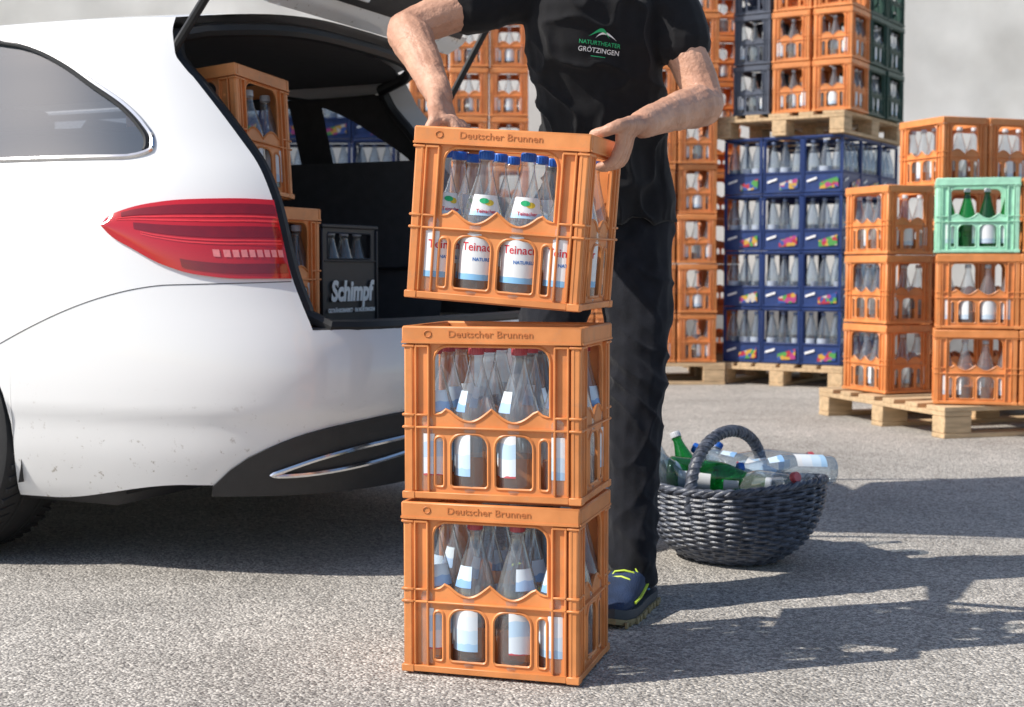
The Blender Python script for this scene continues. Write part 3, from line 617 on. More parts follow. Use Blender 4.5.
for s in(1,-1):
    zs=[1.0465,1.05,1.054,1.06,1.07]+frange(1.08,1.378,18)
    for nm,fa,fb in (('quarter_window',xw,lambda z:1.40),('rear_door_window',lambda z:1.46,lambda z:2.32),('front_door_window',lambda z:2.40,xa)):
        w=MB().grid([[SP(UX(x,z),z,-.006,s) for x in frange(fa(z),fb(z),16)] for z in zs]); wo=ob(nm,w.mesh(nm,M['tint']),car,Matrix())
        if nm=='quarter_window':
            zz=[1.046,1.048,1.05,1.053,1.057,1.062,1.07,1.08]+frange(1.09,1.378,26)
            path=[SP(UX(xw(z),z),z,.002,s) for z in zz]+[SP(UX(x,1.378),1.378,.002,s) for x in frange(1.17,1.40,6)]
            low=[SP(UX(x,1.045),1.045,.003,s) for x in frange(1.40,.64,20)]
            ob('chrome_strip',MB().tube(low+path,.0065,6).mesh('chrome_strip',M['chrome']),wo,Matrix())
            rub=[SP(UX(xw(z)+.014,z),z,.0,s) for z in zz[5:]]+[SP(UX(x,1.37),1.37,0,s) for x in frange(1.17,1.40,6)]
            ob('rubber_strip',MB().tube(rub,.008,6).mesh('rubber_strip',M['seal']),wo,Matrix())
    zh=spline([(.73,.936),(.80,.939),(.88,.936),(.94,.926),(.99,.908),(1.012,.893),(1.022,.878)]); zl=spline([(.73,.744),(.82,.744),(.88,.754),(.93,.779),(.975,.818),(1.01,.850),(1.022,.870)])
    def lamp(nm,m,u0,u1,f0,f1,off,par,edge=True):
        mb=MB(); uu=frange(u0,u1,36)
        mb.grid([[SP(u,zl(u)+(zh(u)-zl(u))*(f0+(f1-f0)*k/10),off+(.006*math.sin(PI*k/10) if edge else .006*math.sin(PI*(f0+(f1-f0)*k/10))),s) for k in range(11)] for u in uu])
        if edge:
            mb.grid([[SP(u,zl(u)+(zh(u)-zl(u))*f1,o2,s) for o2 in(off,-.004)] for u in uu]); mb.grid([[SP(u,zl(u)+(zh(u)-zl(u))*f0,o2,s) for o2 in(off,-.004)] for u in uu])
            mb.grid([[SP(u0,zl(u0)+(zh(u0)-zl(u0))*k/8,o2,s) for k in range(9)] for o2 in(off,-.02)])
        return ob(nm,mb.mesh(nm,m,weld=.0005),par,Matrix())
    tl=lamp('tail_light',M['redl'],.733,1.022,0,1,.007,car)
    lamp('dark_lens_band',M['redd'],.737,.985,.80,.93,.0082,tl,False)
    for f0 in(.70,.755): lamp('bright_lens_band',M['redo'],.737,.995,f0,f0+.022,.0082,tl,False)
    lamp('dark_lens_band',M['redd'],.737,.965,.50,.64,.0082,tl,False)
    for f0 in(.415,.455): lamp('bright_lens_band',M['redo'],.737,.955,f0,f0+.020,.0082,tl,False)
    for k in range(9): lamp('pale_lens_cell',M['redb'],.739+k*.0128,.7485+k*.0128,.26,.35,.0082,tl,False)
    lamp('dark_lens_band',M['redd'],.737,.90,.06,.18,.0082,tl,False)
    sm=[SP(u,.738-.012*((u-.735)/.3)-.13*max(0,(u-.93)/.32)**1.6,.0003,s) for u in frange(.735,1.30,50)]
    ob('panel_seam',MB().tube(sm,.0011,5).mesh('panel_seam',M['seal']),car,Matrix())
    for wx in(RXW,FXW):
        aa=frange(-.28,PI+.28,30)
        mb=MB(); mb.grid([[Vector((wx+(AR+.004)*math.cos(t),y*s,max(.2,.325+(AR+.004)*math.sin(t)))) for y in(.865,.75,.55)] for t in aa])
        mb.grid([[Vector((wx+rr*math.cos(t),.55*s,max(.2,.325+rr*math.sin(t)))) for rr in(.02,AR)] for t in aa])
        ob('wheel_arch_liner',mb.mesh('wheel_arch_liner',M['trim']),car,Matrix())
        tyre=MB(); pr=[(.235,-.105),(.26,-.118),(.30,-.122),(.322,-.115),(.333,-.098),(.336,-.06),(.336,-.044),(.329,-.042),(.329,-.034),(.3365,-.032),(.337,0),(.3365,.032),(.329,.034),(.329,.042),(.336,.044),(.336,.06),(.333,.098),(.322,.115),(.30,.122),(.26,.118),(.235,.105)]
        wm=Matrix.Translation((wx,s*.762,.3375))@Matrix.Rotation(-s*PI/2,4,'X')
        tyre.lathe(pr,64)
        for k in range(64):
            t=2*PI*k/64
            for zz in(-.08,.08): tyre.box((.334*math.cos(t),.334*math.sin(t),zz),(.008,.012,.05),Matrix.Rotation(t,3,'Z')@Matrix.Rotation(.35*(1 if zz>0 else -1),3,'X'))
        wr=empty('wheel'); wr.parent=car; wr.matrix_local=wm
        ob('tyre',tyre.mesh('tyre',M['rubber'],ang=30),wr,Matrix())
        rim=MB(); rim.lathe([(.236,-.1),(.225,-.09),(.222,0),(.228,.09),(.240,.106),(.236,.1)],48)
        for k in range(10):
            t=2*PI*k/10+(.12 if k%2 else -.12); rim.box((.13*math.cos(t),.13*math.sin(t),.085),(.19,.03,.02),Matrix.Rotation(t,3,'Z'),bev=.006)
        rim.lathe([(.001,.1),(.04,.1),(.055,.09),(.055,.05),(.001,.05)],24)
        ob('rim',rim.mesh('rim',M['alloy']),wr,Matrix())
zt_=spline([(0,.412),(.5,.405),(.65,.39),(.74,.372),(.80,.345),(.85,.30),(.885,.237)])
d=MB()
for s in(1,-1):
    d.grid([[SP(u,.212+(zt_(u)-.212)*k/8,.007,s) for k in range(9)] for u in frange(0,.885,40)]); d.grid([[SP(u,zt_(u),o_,s) for o_ in(.007,-.01)] for u in frange(0,.885,40)])
df=ob('rear_diffuser',d.mesh('rear_diffuser',M['trim'],weld=.0005),car,Matrix())
for s in(1,-1):
    lp=[(.80,.268),(.74,.268),(.62,.280),(.50,.294),(.42,.304),(.40,.313),(.405,.334),(.42,.342),(.50,.339),(.62,.328),(.72,.307),(.785,.280)]
    sp=[]
    for i in range(len(lp)):
        p0,p1,p2,p3=lp[i-1],lp[i],lp[(i+1)%len(lp)],lp[(i+2)%len(lp)]
        for k in range(4):
            t=k/4; sp.append(tuple(.5*((2*p1[c])+(-p0[c]+p2[c])*t+(2*p0[c]-5*p1[c]+4*p2[c]-p3[c])*t*t+(-p0[c]+3*p1[c]-3*p2[c]+p3[c])*t**3) for c in(0,1)))
    ob('exhaust_trim',MB().tube([SP(u,z,.012,s) for u,z in sp],.0068,8,closed=True).mesh('exhaust_trim',M['chrome']),df,Matrix())
mb=MB(); mb.box((2.55,0,.23),(3.8,1.60,.12),bev=.03); ob('underbody',mb.mesh('underbody',M['trim']),car,Matrix())
# boot
sl=MB(); sl.grid([[Vector((SP(abs(k),.62).x+t*.16,SP(abs(k),.62).y*(1 if k>0 else -1)*(1-.08*t),.622+.012*math.sin(t*PI)-.02*t)) for k in frange(-.73,.73,24)] for t in frange(0,1,6)])
ob('loading_sill',sl.mesh('loading_sill',M['lining']),car,Matrix())
mb=MB(); mb.box((.86,0,.585),(1.42,1.24,.03),bev=.005); ob('boot_floor',mb.mesh('boot_floor',M['carpet']),car,Matrix())
for s in(1,-1):
    zt=1.13
    mb=MB(); mb.grid([[Vector((x,s*(.60+.04*math.sin((z-.6)*6)-.05*math.exp(-((x-RXW)/.25)**2)*max(0,1-(z-.6)/.3)),z)) for x in frange(.48,1.55,14)] for z in frange(.6,zt,8)])
    mb.grid([[Vector((x,s*(.60+.04*math.sin((zt-.6)*6)+t*(SP(UX(x,zt),zt).y-.06-.60)),zt)) for x in frange(.52,1.55,8)] for t in(0,1)])
    bt=ob('boot_side_trim',mb.mesh('boot_side_trim',M['lining']),car,Matrix())
    ob('lashing_net',MB().tube([(x,s*(.625-.02*math.sin((x-.6)*9)),.80+.03*math.sin(x*7)) for x in frange(.6,1.4,16)],.006,6).mesh('lashing_net',M['seal']),bt,Matrix())
st=MB()
for y,w_ in((-.37,.50),(.0,.22),(.37,.50)): st.box((1.60,y,.87),(.14,w_-.012,.56),Matrix.Rotation(R(12),3,'Y'),bev=.045)
so=ob('rear_seat',st.mesh('rear_seat',M['seatm']),car,Matrix())
for y in(-.40,0,.40): ob('headrest',MB().box((1.70,y,1.215),(.09,.25,.15),bev=.035).mesh('headrest',M['seatm']),so,Matrix())
for y in(-.38,.38):
    st=MB(); st.box((2.6,y,.88),(.14,.5,.62),Matrix.Rotation(R(14),3,'Y'),bev=.05); st.box((2.74,y,1.27),(.09,.26,.17),bev=.04); ob('front_seat',st.mesh('front_seat',M['seatm']),car,Matrix())
mb=MB(); mb.box((3.3,0,.86),(.35,1.4,.3),bev=.06); ob('dashboard',mb.mesh('dashboard',M['black']),car,Matrix())
path=[SP(abs(k),.63,-.012,1 if k>=0 else -1) for k in frange(-.68,.68,20)]
path+=[SP(uo(z),z,0)+Vector((.030,-.052,0)) for z in frange(.65,1.375,40)]
path+=[roof(k,.0)+Vector((.03,0,-.038)) for k in frange(.90,-.90,20)]
path+=[SP(uo(z),z,-.014,-1)+Vector((.085,.010,0)) for z in frange(1.375,.65,40)]
ob('boot_seal',MB().tube(path,.019,8,closed=True).mesh('boot_seal',M['seal']),car,Matrix())
# tailgate
ph=R(56); TG=Matrix.Translation((R0+.03,0,1.485))@Matrix.Rotation(PI,4,'Z')@Matrix.Rotation(-ph,4,'Y')
tg=empty('tailgate'); tg.parent=car; tg.matrix_local=TG
def tgw(x): return .52+.16*min(1,x/.5)
ou=MB(); T=frange(0,1.0,16)
def tgo(x,k): return Vector((x,-k*tgw(x)*1.0,.05*(1-k**4)+.05*math.sin(x*PI)))
ou.grid([[tgo(x,k) for k in frange(-1,1,16)] for x in T])
for k in(-1,1): ou.grid([[tgo(x,k),tgo(x,k)+Vector((0,k*.01,-.045)),tgo(x,k)+Vector((0,k*.07,-.06))] for x in T])
for x in(T[0],T[-1]): ou.grid([[tgo(x,k) for k in frange(-1,1,16)],[Vector((x,-k*(tgw(x)-.01),-.05)) for k in frange(-1,1,16)]])
ou.grid([[Vector((x,-k*(tgw(x)-.02),-.055-.02*min(1,x/.05))) for k in frange(-1,1,8)] for x in(0,.025,.05,.075)])
ob('outer_panel',ou.mesh('outer_panel',M['paint'],weld=.0005),tg,Matrix())
inn=MB(); inn.grid([[Vector((x,-k*(tgw(x)-.06),-.078+.05*math.sin((x-.06)*PI)-.035*(1-k**6)*min(1,(x-.065)/.05))) for k in frange(-1,1,20)] for x in frange(.065,.97,24)])
ob('inner_trim',inn.mesh('inner_trim',M['trim']),tg,Matrix())
mb=MB(); mb.grid([[Vector((x,-k*(tgw(x)-.13),-.122+.05*math.sin((x-.06)*PI))) for k in frange(-1,1,8)] for x in frange(.20,.6,8)]); ob('rear_window',mb.mesh('rear_window',M['tint']),tg,Matrix())
mb=MB()
for y in(-.22,.22): mb.box((.12,y,-.118),(.05,.09,.012),bev=.004)
ob('boot_lamp',mb.mesh('boot_lamp',M['twhite']),tg,Matrix())
for s in(1,-1):
    zz_=1.33 if s>0 else 1.24
    p0=SP(uo(zz_)+(.012 if s>0 else -.002),zz_,-.03 if s>0 else -.004,s); p1=TG@Vector((.45,-s*(tgw(.45)-.015),-.04)); p1.y=s*abs(p1.y)
    mid=p0.lerp(p1,.6); o_=ob('gas_strut',MB().tube([p0,mid],.0115,8).mesh('gas_strut',M['seal']),car,Matrix()); ob('strut_rod',MB().tube([mid,p1],.005,8).mesh('strut_rod',M['alloy']),o_,Matrix())
def load(kind,color,x,y,z,yaw,tilt,label,where,faces,bk='far',sc=1):
    mtx=CM@TR(x,y,z,yaw)@Matrix.Rotation(tilt,4,'Y')@Matrix.Rotation(tilt*.7,4,'X')@Matrix.Scale(sc,4)
    inst('bottle_crate',crate_parts(kind,color),mtx,label,'crate','crates loaded in the boot')
    for f in faces:
        for k,(px,py) in enumerate(face_spots(kind,f)): bottle(bk,mtx@TR(px,py,.0125,random.uniform(0,6)),f'{ORD[k]} bottle from left in {where}',f'bottles in {where}')
load('bottle','orange',.51,.475,.602,0,0,'orange bottle crate on the boot floor, below the tilted one','lower orange crate in the boot',['-X'])
load('bottle','orange',.670,.372,.950,R(3),R(5),'tilted orange bottle crate stacked on top in the open boot','tilted orange crate in the boot',['-X'],sc=1.04)
BX=CM@TR(.56,.015,.602,-PI/2)
sr=inst('bottle_crate',crate_parts('solid','black'),BX@Matrix.Scale(.80,4),'black crate with white lettering on the boot floor','crate','crates loaded in the boot')
mb=MB(); vs,fs=text_geo('Schimpf',.100,.001,.004,.15); mb.add([(v.x*.90,-.146-v.z,v.y+.125) for v in vs],fs); ob('lettering',mb.mesh('lettering',M['twhite'],smooth=False),sr,Matrix())
mb=MB(); vs,fs=text_geo('GETRÄNKEMARKT · IN NÜRTINGEN',.020,.001,.0006); mb.add([(v.x,-.146-v.z,v.y+.058) for v in vs],fs); ob('lettering',mb.mesh('lettering',M['twhite'],smooth=False),sr,Matrix())
for k,(px,py) in enumerate(face_spots('tall','-Y')): bottle('far',BX@TR(px*.80,py*.76,.01,random.uniform(0,6))@Matrix.Scale(1.0,4),f'{ORD[k]} bottle from left in the black crate','bottles in the black crate')
# ------------------------------------------------------------------ person
per=empty('person',TR(.2,3.28,0)); tag(per,'person in black t-shirt and black jeans lifting the top orange crate','person')
PI_=Matrix.Translation((-.2,-3.28,0))
def remesh(mb,name,m,vox,it,disp=None):
    me=mb.mesh(name,m,smooth=False); o=bpy.data.objects.new('temporary',me); col.objects.link(o)
    r=o.modifiers.new('r','REMESH'); r.mode='VOXEL'; r.voxel_size=vox
    s=o.modifiers.new('s','SMOOTH'); s.factor=.5; s.iterations=it
    me2=evaluated(o); bpy.data.objects.remove(o); bpy.data.meshes.remove(me); me2.name=name
    if disp:
        ns=[v.normal.copy() for v in me2.vertices]
        for v,n in zip(me2.vertices,ns): v.co+=n*disp(v.co)
    me2.polygons.foreach_set('use_smooth',[True]*len(me2.polygons))
    if not me2.materials: me2.materials.append(m)
    return me2
def ell(c,rx,ry,yaw=0,tilt=0,n=24):
    m_=Matrix.Rotation(yaw,3,'Z')@Matrix.Rotation(tilt,3,'X'); return [Vector(c)+m_@Vector((rx*math.cos(2*PI*k/n),ry*math.sin(2*PI*k/n),0)) for k in range(n)]
def chain(mb,pts,rs,n=14,sub=5):
    pts=[Vector(p) for p in pts]; P2=[];R2=[]
    ex=[pts[0]*2-pts[1]]+pts+[pts[-1]*2-pts[-2]]
    for i in range(len(pts)-1):
        p0,p1,p2,p3=ex[i:i+4]
        for k in range(sub):
            t=k/sub; P2.append(.5*((2*p1)+(p2-p0)*t+(2*p0-5*p1+4*p2-p3)*t*t+(3*p1-p0-3*p2+p3)*t**3)); R2.append(rs[i]+(rs[i+1]-rs[i])*t)
    P2.append(pts[-1]); R2.append(rs[-1]); mb.tube(P2,R2,n); mb.ball(pts[0],rs[0]*.98,12,8); mb.ball(pts[-1],rs[-1]*.98,12,8)
shR=Vector((.015,3.24,1.40)); shL=Vector((.338,3.25,1.40))
elR=P(410,28,3.15); elL=P(704,100,3.17)
bd=MB(); H3=HM.to_3x3()
def hand(sx,yc,el,hook):
    kc=HM@Vector((sx*(CW/2+(.026 if hook else .002)),yc,CH+(.026 if hook else .034))); w=kc+(el-kc).normalized()*.080
    dl=[.006,.010,.006,-.005]
    for k in range(4):
        y=yc+(k-1.5)*.0238; off=(k-1.5)*.0125
        st_=w+(H3@Vector((0,off,0)))
        if hook:
            pts=[st_,HM@Vector((sx*(CW/2+.026+.003*(k in(1,2))),y,CH+.024)),HM@Vector((sx*(CW/2+.023),y-.002,CH-.006)),HM@Vector((sx*(CW/2+.0115),y-.003,CH-.036-dl[k]*.3)),HM@Vector((sx*(CW/2-.012),y-.003,CH-.0475-dl[k]*.3))]
        else:
            pts=[st_,HM@Vector((sx*(CW/2+.006),y,CH+.031)),HM@Vector((sx*(CW/2-.014),y+.001,CH+.026+.003*(k==1))),HM@Vector((sx*(CW/2-.034),y+.001,CH+.004)),HM@Vector((sx*(CW/2-.028),y,CH-.016-dl[k]))]
        chain(bd,pts,[.0165,.0126,.0102,.0094,.0076],10,4)
        bd.ball(pts[1],.0136,10,8)
    t0=w+(H3@Vector((0,-.018,-.002)))
    if hook: tp=[t0,HM@Vector((sx*(CW/2+.024),yc-.048,CH+.030)),HM@Vector((sx*(CW/2+.002),yc-.064,CH+.018)),HM@Vector((sx*(CW/2-.024),yc-.062,CH+.010))]
    else: tp=[t0,HM@Vector((sx*(CW/2+.014),yc-.044,CH+.028)),HM@Vector((sx*(CW/2+.020),yc-.060,CH+.004)),HM@Vector((sx*(CW/2+.0115),yc-.064,CH-.022))]
    chain(bd,tp,[.0185,.0150,.0112,.0088],10,4)
    return w
wR=hand(-1,.055,elR,False); wL=hand(1,.030,elL,True)
def arm(sh,el,w,bend):
    d=(w-el); b_=Vector(bend)
    chain(bd,[sh,sh.lerp(el,.5),el,el+d*.22+b_*.35,el+d*.55+b_*.1,w],[.052,.048,.042,.0475,.038,.0285])
    bd.ball(el+Vector((0,.012,-.004)),.036,12,8)
    bd.ball(w.lerp(el,.06),(.028,.025,.022),12,8)
arm(shR,elR,wR,(-.02,.0,.01)); arm(shL,elL,wL,(.02,0,-.01))
tors=[((.218,3.37,.90),.140,.10),((.215,3.355,1.02),.125,.098),((.204,3.315,1.15),.13,.105),((.190,3.265,1.27),.138,.108),((.182,3.245,1.36),.14,.10),((.179,3.235,1.42),.10,.075),((.177,3.215,1.465),.058,.06),((.175,3.185,1.53),.054,.058)]
bd.rings([ell(c,x,y) for c,x,y in tors])
hipL=Vector((.292,3.37,.91)); kneeL=Vector((.285,3.25,.50)); ankL=Vector((.268,3.20,.10))
hipR=Vector((.135,3.37,.91)); kneeR=Vector((.075,3.27,.50)); ankR=Vector((.045,3.27,.10))
for h,k,an in((hipL,kneeL,ankL),(hipR,kneeR,ankR)): chain(bd,[h,h.lerp(k,.5),k,k.lerp(an,.35),an,an-Vector((0,0,.05))],[.081,.070,.051,.049,.037,.034])
hd=Matrix.Translation((.170,3.115,1.62))@Matrix.Rotation(R(34),4,'X')
def hp(x,y,z): return hd@Vector((x,y,z))
hv=MB(); hv.ball((0,.01,.02),(.076,.096,.10),20,14); hv.ball((0,-.03,-.055),(.055,.06,.062),18,12); hv.ball((0,-.085,-.02),(.013,.02,.022),10,8); hv.tube([(0,-.082,.018),(0,-.103,-.022)],[.009,.014],8)
for s in(-1,1): hv.ball((s*.078,.02,-.01),(.009,.02,.032),10,8); hv.ball((s*.033,-.072,.022),(.024,.014,.01),10,8)
hv.ball((0,-.083,-.062),(.024,.010,.008),10,8); hv.ball((0,-.075,-.095),(.022,.018,.016),10,8)
bd.add([hd@v for v in hv.v],hv.f)
def wr_sk(p): return .0024*noise.noise(p*22)+.0014*noise.noise(p*55)+.0006*noise.noise(p*120)
body_me=remesh(bd,'body',M['skin'],.0028,4,wr_sk)
ob('body',body_me,per,PI_)
ha=MB(); ha.rings([[hd@Vector((.083*math.sin(t)*math.cos(a_),.022+.10*math.sin(t)*math.sin(a_),.035+.10*math.cos(t))) for a_ in [2*PI*k/20 for k in range(20)]] for t in [.05]+frange(.2,1.55,7)]); ob('hair',ha.mesh('hair',M['hair']),per,PI_)
for s in(-1,1): ob('eye',MB().ball(hp(s*.033,-.079,.005),.011).mesh('eye',M['twhite']),per,PI_)
sh=MB()
tt=[((.224,3.36,.875),.170,.134),((.222,3.355,.94),.160,.130),((.216,3.345,1.04),.147,.124),((.205,3.31,1.15),.147,.126),((.192,3.265,1.26),.154,.130),((.184,3.245,1.35),.157,.122),((.181,3.235,1.41),.128,.095),((.179,3.222,1.445),.078,.075),((.177,3.21,1.46),.068,.068)]
sh.rings([ell(c,x,y) for c,x,y in tt])
chain(sh,[shR+Vector((.03,0,.0)),shR.lerp(elR,.2),shR.lerp(elR,.42)],[.072,.069,.070]); chain(sh,[shL+Vector((-.03,0,0)),shL.lerp(elL,.22),shL.lerp(elL,.47)],[.072,.068,.069])
def wr_sh(p):
    q=Vector((p.x*6+p.z*4,p.y*6,p.z*4-p.x*5)); a1=noise.noise(q); 
    f2=1-abs(noise.noise(Vector((p.x*9+p.z*11,p.y*8,p.z*6-p.x*9)))); low=max(0,min(1,(1.15-p.z)/.25)); up=.4 if abs(p.x-.18)>.17 else 1
    return (.010*a1+.012*(f2**6-.3))*up+low*.006*math.sin(p.x*60+5*noise.noise(p*5))
shirt_me=remesh(sh,'t_shirt',M['shirt'],.0055,4,wr_sh); sho=ob('t_shirt',shirt_me,per,PI_)
bvh=BVHTree.FromPolygons([v.co.copy() for v in shirt_me.vertices],[tuple(p.vertices) for p in shirt_me.polygons])
def on_shirt(mb,vs,fs,cx,cz,rot=0):
    out=[]
    for v in vs:
        x=cx+v.x*math.cos(rot)-v.y*math.sin(rot); z=cz+v.x*math.sin(rot)+v.y*math.cos(rot)
        h=bvh.ray_cast(Vector((x,2.5,z)),Vector((0,1,0)))[0]; y=(h.y if h else 3.12)-.0025; out.append((x,y,z))
    mb.add(out,fs)
lc=P(600,43,3.13); LR=R(-7)
for t,size,dz,mm,bold in (('NATURTHEATER',.0122,0,'tgreen',.0001),('GRÖTZINGEN',.0142,-.0150,'twhite',.0001)):
    mb=MB(); vs,fs=text_geo(t,size,0,bold); on_shirt(mb,[Vector((v.x,v.y+dz,0)) for v in vs],fs,lc.x,lc.z,LR); ob('lettering',mb.mesh('lettering',M[mm],smooth=False),sho,Matrix())
def crescent(x0,x1,z0,h0,h1,mm,lean=0):
    mb=MB(); n=16; up=[];lo=[]
    for k in range(n+1):
        t=k/n; x=x0+(x1-x0)*t; up.append(Vector((x,z0+h0*math.sin(PI*t**(1+lean)),0))); lo.append(Vector((x,z0+h1*math.sin(PI*t**(1+lean)),0)))
    on_shirt(mb,up+lo,[(k,k+1,n+2+k,n+1+k) for k in range(n)],lc.x,lc.z,LR); ob('emblem',mb.mesh('emblem',M[mm],smooth=False),sho,Matrix())
crescent(-.027,.020,.013,.018,.011,'tgreen',.3); crescent(-.011,.036,.010,.015,.010,'twhite',-.2)
mb=MB(); on_shirt(mb,[Vector((-.016+.032*k/8,-.028+z,0)) for z in(0,.0014) for k in range(9)],[(k,k+1,10+k,9+k) for k in range(8)],lc.x,lc.z,LR); ob('lettering',mb.mesh('lettering',M['tgreen'],smooth=False),sho,Matrix())
je=MB(); je.rings([ell((.215,3.37,.80),.146,.105),ell((.215,3.365,.90),.150,.115),ell((.215,3.36,.98),.138,.110)])
for h,k,an in((hipL,kneeL,ankL),(hipR,kneeR,ankR)): chain(je,[h,h.lerp(k,.5),k,k.lerp(an,.4),an+Vector((0,0,.03)),an-Vector((0,0,.025))],[.092,.082,.067,.061,.056,.058])
def wr_je(p):
    f=1.4*max(0,1-abs(p.z-.12)/.16)+1.1*max(0,1-abs(p.z-.52)/.18)+.7*max(0,1-abs(p.z-.80)/.15)+.3
    n1=1-abs(noise.noise(Vector((p.x*7,p.y*7,p.z*20+p.x*16)))); n2=1-abs(noise.noise(Vector((p.x*12+3,p.y*12,p.z*11-p.x*18))))
    return .010*f*(n1**3-.4)+.005*(n2**4-.3)+.006*noise.noise(Vector((p.x*6,p.y*6,p.z*5)))
ob('jeans',remesh(je,'jeans',M['jeans'],.0050,3,wr_je),per,PI_)
def shoe(heel,toe):
    d=(toe-heel); L_=d.length; d.normalize(); sd=Vector((-d.y,d.x,0))
    def pt(t,w,z): return heel+d*(t*L_)+sd*w+Vector((0,0,z))
    up=MB(); rg=[]
    prof=[(.0,.028,.026,.095),(.05,.037,.024,.112),(.18,.041,.024,.118),(.32,.042,.024,.110),(.45,.045,.024,.094),(.6,.050,.024,.078),(.75,.051,.024,.066),(.9,.043,.024,.056),(.98,.026,.026,.046)]
    for t,w,z0,z1 in prof: rg.append([pt(t,w*math.copysign(abs(math.cos(a_))**.75,math.cos(a_)),(z0+z1)/2+(z1-z0)/2*math.copysign(abs(math.sin(a_))**.75,math.sin(a_))) for a_ in [2*PI*k/20 for k in range(20)]])
    up.rings(rg); o=ob('shoe',up.mesh('shoe',M['shoe'],ang=80),per,PI_)
    def slab(nm,z0,z1,m,ex):
        so=MB(); rg=[]
        for t,w,_,_ in prof:
            dz=.012 if t>.95 else .004 if t>.85 else 0
            rg.append([pt(t+(-.012 if t<.02 else .016 if t>.95 else 0),(w+ex)*x,z+dz) for x,z in((-.97,z0),(.97,z0),(1.02,(z0+z1)/2),(1.0,z1),(-1.0,z1),(-1.02,(z0+z1)/2))])
        so.rings(rg)
        if nm=='outsole':
            for k in range(11):
                t=.04+.088*k; i=min(range(len(prof)),key=lambda q:abs(prof[q][0]-t)); w=prof[i][1]+.0075
                for sg in(-1,1): so.box(pt(t,sg*w,.0075),(.012,.006,.013),Matrix.Rotation(math.atan2(d.y,d.x),3,'Z'),bev=.001)
        return ob(nm,so.mesh(nm,m),o,Matrix())
    slab('outsole',.001,.013,M['solegum'],.006); slab('midsole',.0135,.034,M['sole'],.005)
    for sg in(-1,1):
        ob('side_stripe',MB().tube([pt(t,sg*(w*1.0+.002),z) for (t,w,_,_),z in zip(prof[2:7],(.085,.066,.056,.050,.046))],.0035,5).mesh('side_stripe',M['lace']),o,Matrix())
        ob('heel_stripe',MB().tube([pt(t,sg*(w*1.0+.002),z) for (t,w,_,_),z in zip(prof[0:4],(.07,.058,.052,.05))],.003,5).mesh('heel_stripe',M['tsky']),o,Matrix())
    for k in range(6):
        t=.33+.065*k; z=.113-.0102*k; sg=1 if k%2 else -1
        ob('lace',MB().tube([pt(t-.02*sg,-.036,z-.022),pt(t-.01*sg,-.02,z+.001),pt(t,0,z+.004),pt(t+.015*sg,.02,z+.000),pt(t+.025*sg,.036,z-.024)],.0026,6).mesh('lace',M['lace']),o,Matrix())
    ob('collar',MB().tube([pt(.16+.15*math.cos(q),.036*math.sin(q),.113-.004*math.cos(q)) for q in frange(0,2*PI,20)[:-1]],.009,8,closed=True).mesh('collar',M['shoe']),o,Matrix())
shoe(Vector((.302,3.265,0)),Vector((.190,3.00,0))); shoe(Vector((.06,3.34,0)),Vector((-.02,3.08,0)))
# ------------------------------------------------------------------ basket
BM=TR(.577,3.745,0,R(-38)); bk=empty('wicker_basket',BM); tag(bk,'dark wicker basket full of empty bottles standing on the asphalt','basket')
bprof=spline([(0,.50),(.02,.64),(.06,.83),(.11,.96),(.15,1.02),(.185,1.04),(.21,1.04)])
A_,B_=.245,.195
def bpt(z,a,dr=0):
    f=bprof(z)+dr; return Vector((A_*f*math.cos(a),B_*f*math.sin(a),z*(1+.14*(z/.2)*math.cos(a)**2)*.95+.006))
wv=MB(); NR=27; NS=34
for i in range(NR):
    z=.004+.198*i/(NR-1)
    wv.tube([bpt(z,2*PI*k/204,.020*math.cos(NS/2*2*PI*k/204+PI*i)+.010*noise.noise(Vector((k*.1,i*3.1,0)))) for k in range(204)],.0047,5,closed=True)
for k in range(NS):
    a_=2*PI*(k+.5)/NS; wv.tube([bpt(z,a_,-.005) for z in frange(.0,.205,10)],.0045,6)
wv.grid([[bpt(z,2*PI*k/40,-.045) for k in range(41)] for z in frange(0,.2,8)])
wv.add([bpt(.004,2*PI*k/40,-.03) for k in range(40)],[tuple(range(40))])
ob('weave',wv.mesh('weave',M['wicker'],ang=60),bk,Matrix())
rm=MB()
for ph_ in(0,2*PI/3,4*PI/3): rm.tube([bpt(.206,2*PI*k/200)+Vector((math.cos(2*PI*k/200)*.006*math.cos(k*.6+ph_),math.sin(2*PI*k/200)*.006*math.cos(k*.6+ph_),.006*math.sin(k*.6+ph_))) for k in range(200)],.006,6,closed=True)
ob('rim',rm.mesh('rim',M['wicker'],ang=60),bk,Matrix())
hn=MB(); hpth=[Vector((-.005,B_*1.0*math.cos(t),.150+(.190*math.sin(t)**.7 if math.sin(t)>0 else 0))) for t in frange(0,PI,40)]
hn.tube(hpth,.0150,10)
for ph_ in(0,2.1,4.2):
    q=[]
    for i in range(0,201):
        f=i/200*40; i0=min(39,int(f)); p=hpth[i0].lerp(hpth[i0+1],f-i0); t=(hpth[i0+1]-hpth[i0]).normalized(); nx=Vector((1,0,0)); ny=t.cross(nx); q.append(p+(nx*math.cos(i*.35+ph_)+ny*math.sin(i*.35+ph_))*.0135)
    hn.tube(q,.0035,5)
ob('handle',hn.mesh('handle',M['wicker'],ang=60),bk,Matrix())
BP['b_clear']=bottle_parts('pet','capblue','labelB',texts=False,lwidth=45,swidth=25); BP['b_green']=bottle_parts('gglass','capwhite','labelF',texts=False,lwidth=40,swidth=25); BP['b_red']=bottle_parts('glass','capred','labelC',texts=False,lwidth=45,swidth=25)
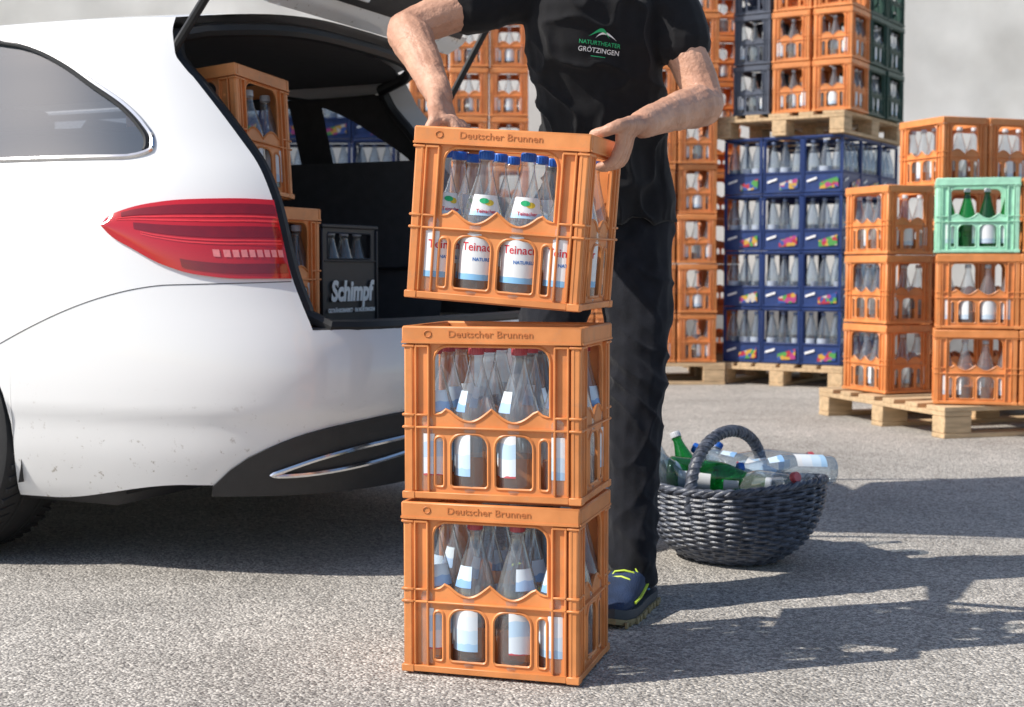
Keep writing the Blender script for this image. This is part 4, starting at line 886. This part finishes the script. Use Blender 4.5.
def lay(kind,px,py,Y,dirv,label):
    d=Vector(dirv).normalized(); q=Vector((0,0,1)).rotation_difference(d).to_matrix().to_4x4(); c=P(px-6,py+1,Y-.01)-d*.14
    inst('empty_bottle',BP[kind],Matrix.Translation(c)@q@Matrix.Rotation(random.uniform(0,1.5),4,'Z'),label,'bottle','empty bottles in the basket')
lay('b_clear',790,468,3.74,(-.95,-.20,.05),'clear bottle with light blue label lying at right of the basket')
lay('b_green',727,476,3.70,(.88,-.25,-.08),'green bottle lying across the middle of the basket')
lay('b_green',697,476,3.84,(-.30,.25,.85),'green bottle tilted at left behind the basket handle')
lay('b_clear',668,476,3.78,(-.20,-.1,.9),'clear bottle standing at the left end of the basket')
lay('b_red',766,484,3.66,(.55,-.70,.25),'clear bottle with red cap pointing forward at the basket front')
lay('b_clear',706,484,3.88,(.40,.25,.8),'clear bottle tilted just behind the handle')
lay('b_red',775,462,3.88,(.9,.2,.1),'clear bottle lying at the back right of the basket')
lay('b_clear',682,478,3.72,(-.45,-.35,.6),'clear bottle leaning over the left front of the rim')
lay('b_clear',742,466,3.86,(-.80,.3,.35),'clear bottle lying behind the green one in the middle')
# ------------------------------------------------------------------ light, camera
EL=R(43); SX,SY=-.96,-.28
w=bpy.data.worlds.new('World'); scene.world=w; w.use_nodes=True; nt=w.node_tree
sk=nt.nodes.new('ShaderNodeTexSky'); sk.sky_type='NISHITA'; sk.sun_disc=False; sk.sun_elevation=EL; sk.sun_rotation=math.atan2(SX,SY)%(2*PI)
bg=nt.nodes['Background']; bg.inputs['Strength'].default_value=.14; nt.links.new(sk.outputs[0],bg.inputs['Color'])
sd=bpy.data.lights.new('sun','SUN'); sd.energy=5.0; sd.angle=R(.5); sd.color=(1,.945,.86); so=bpy.data.objects.new('sun',sd); col.objects.link(so)
ts=Vector((SX*math.cos(EL),SY*math.cos(EL),math.sin(EL))); so.rotation_euler=(-ts).to_track_quat('-Z','Y').to_euler(); so.location=(-6,-3,8)
cd=bpy.data.cameras.new('camera'); cam=bpy.data.objects.new('camera',cd); col.objects.link(cam); cam.location=(0,0,CAMZ); cam.rotation_euler=(PI/2-PITCH,0,0)
cd.lens=50; cd.sensor_width=36; cd.clip_end=600; cd.clip_start=.05
cd.dof.use_dof=True; cd.dof.focus_distance=2.75; cd.dof.aperture_fstop=7
scene.camera=cam
scene.view_settings.view_transform='Standard'; scene.view_settings.look='None'; scene.view_settings.exposure=0
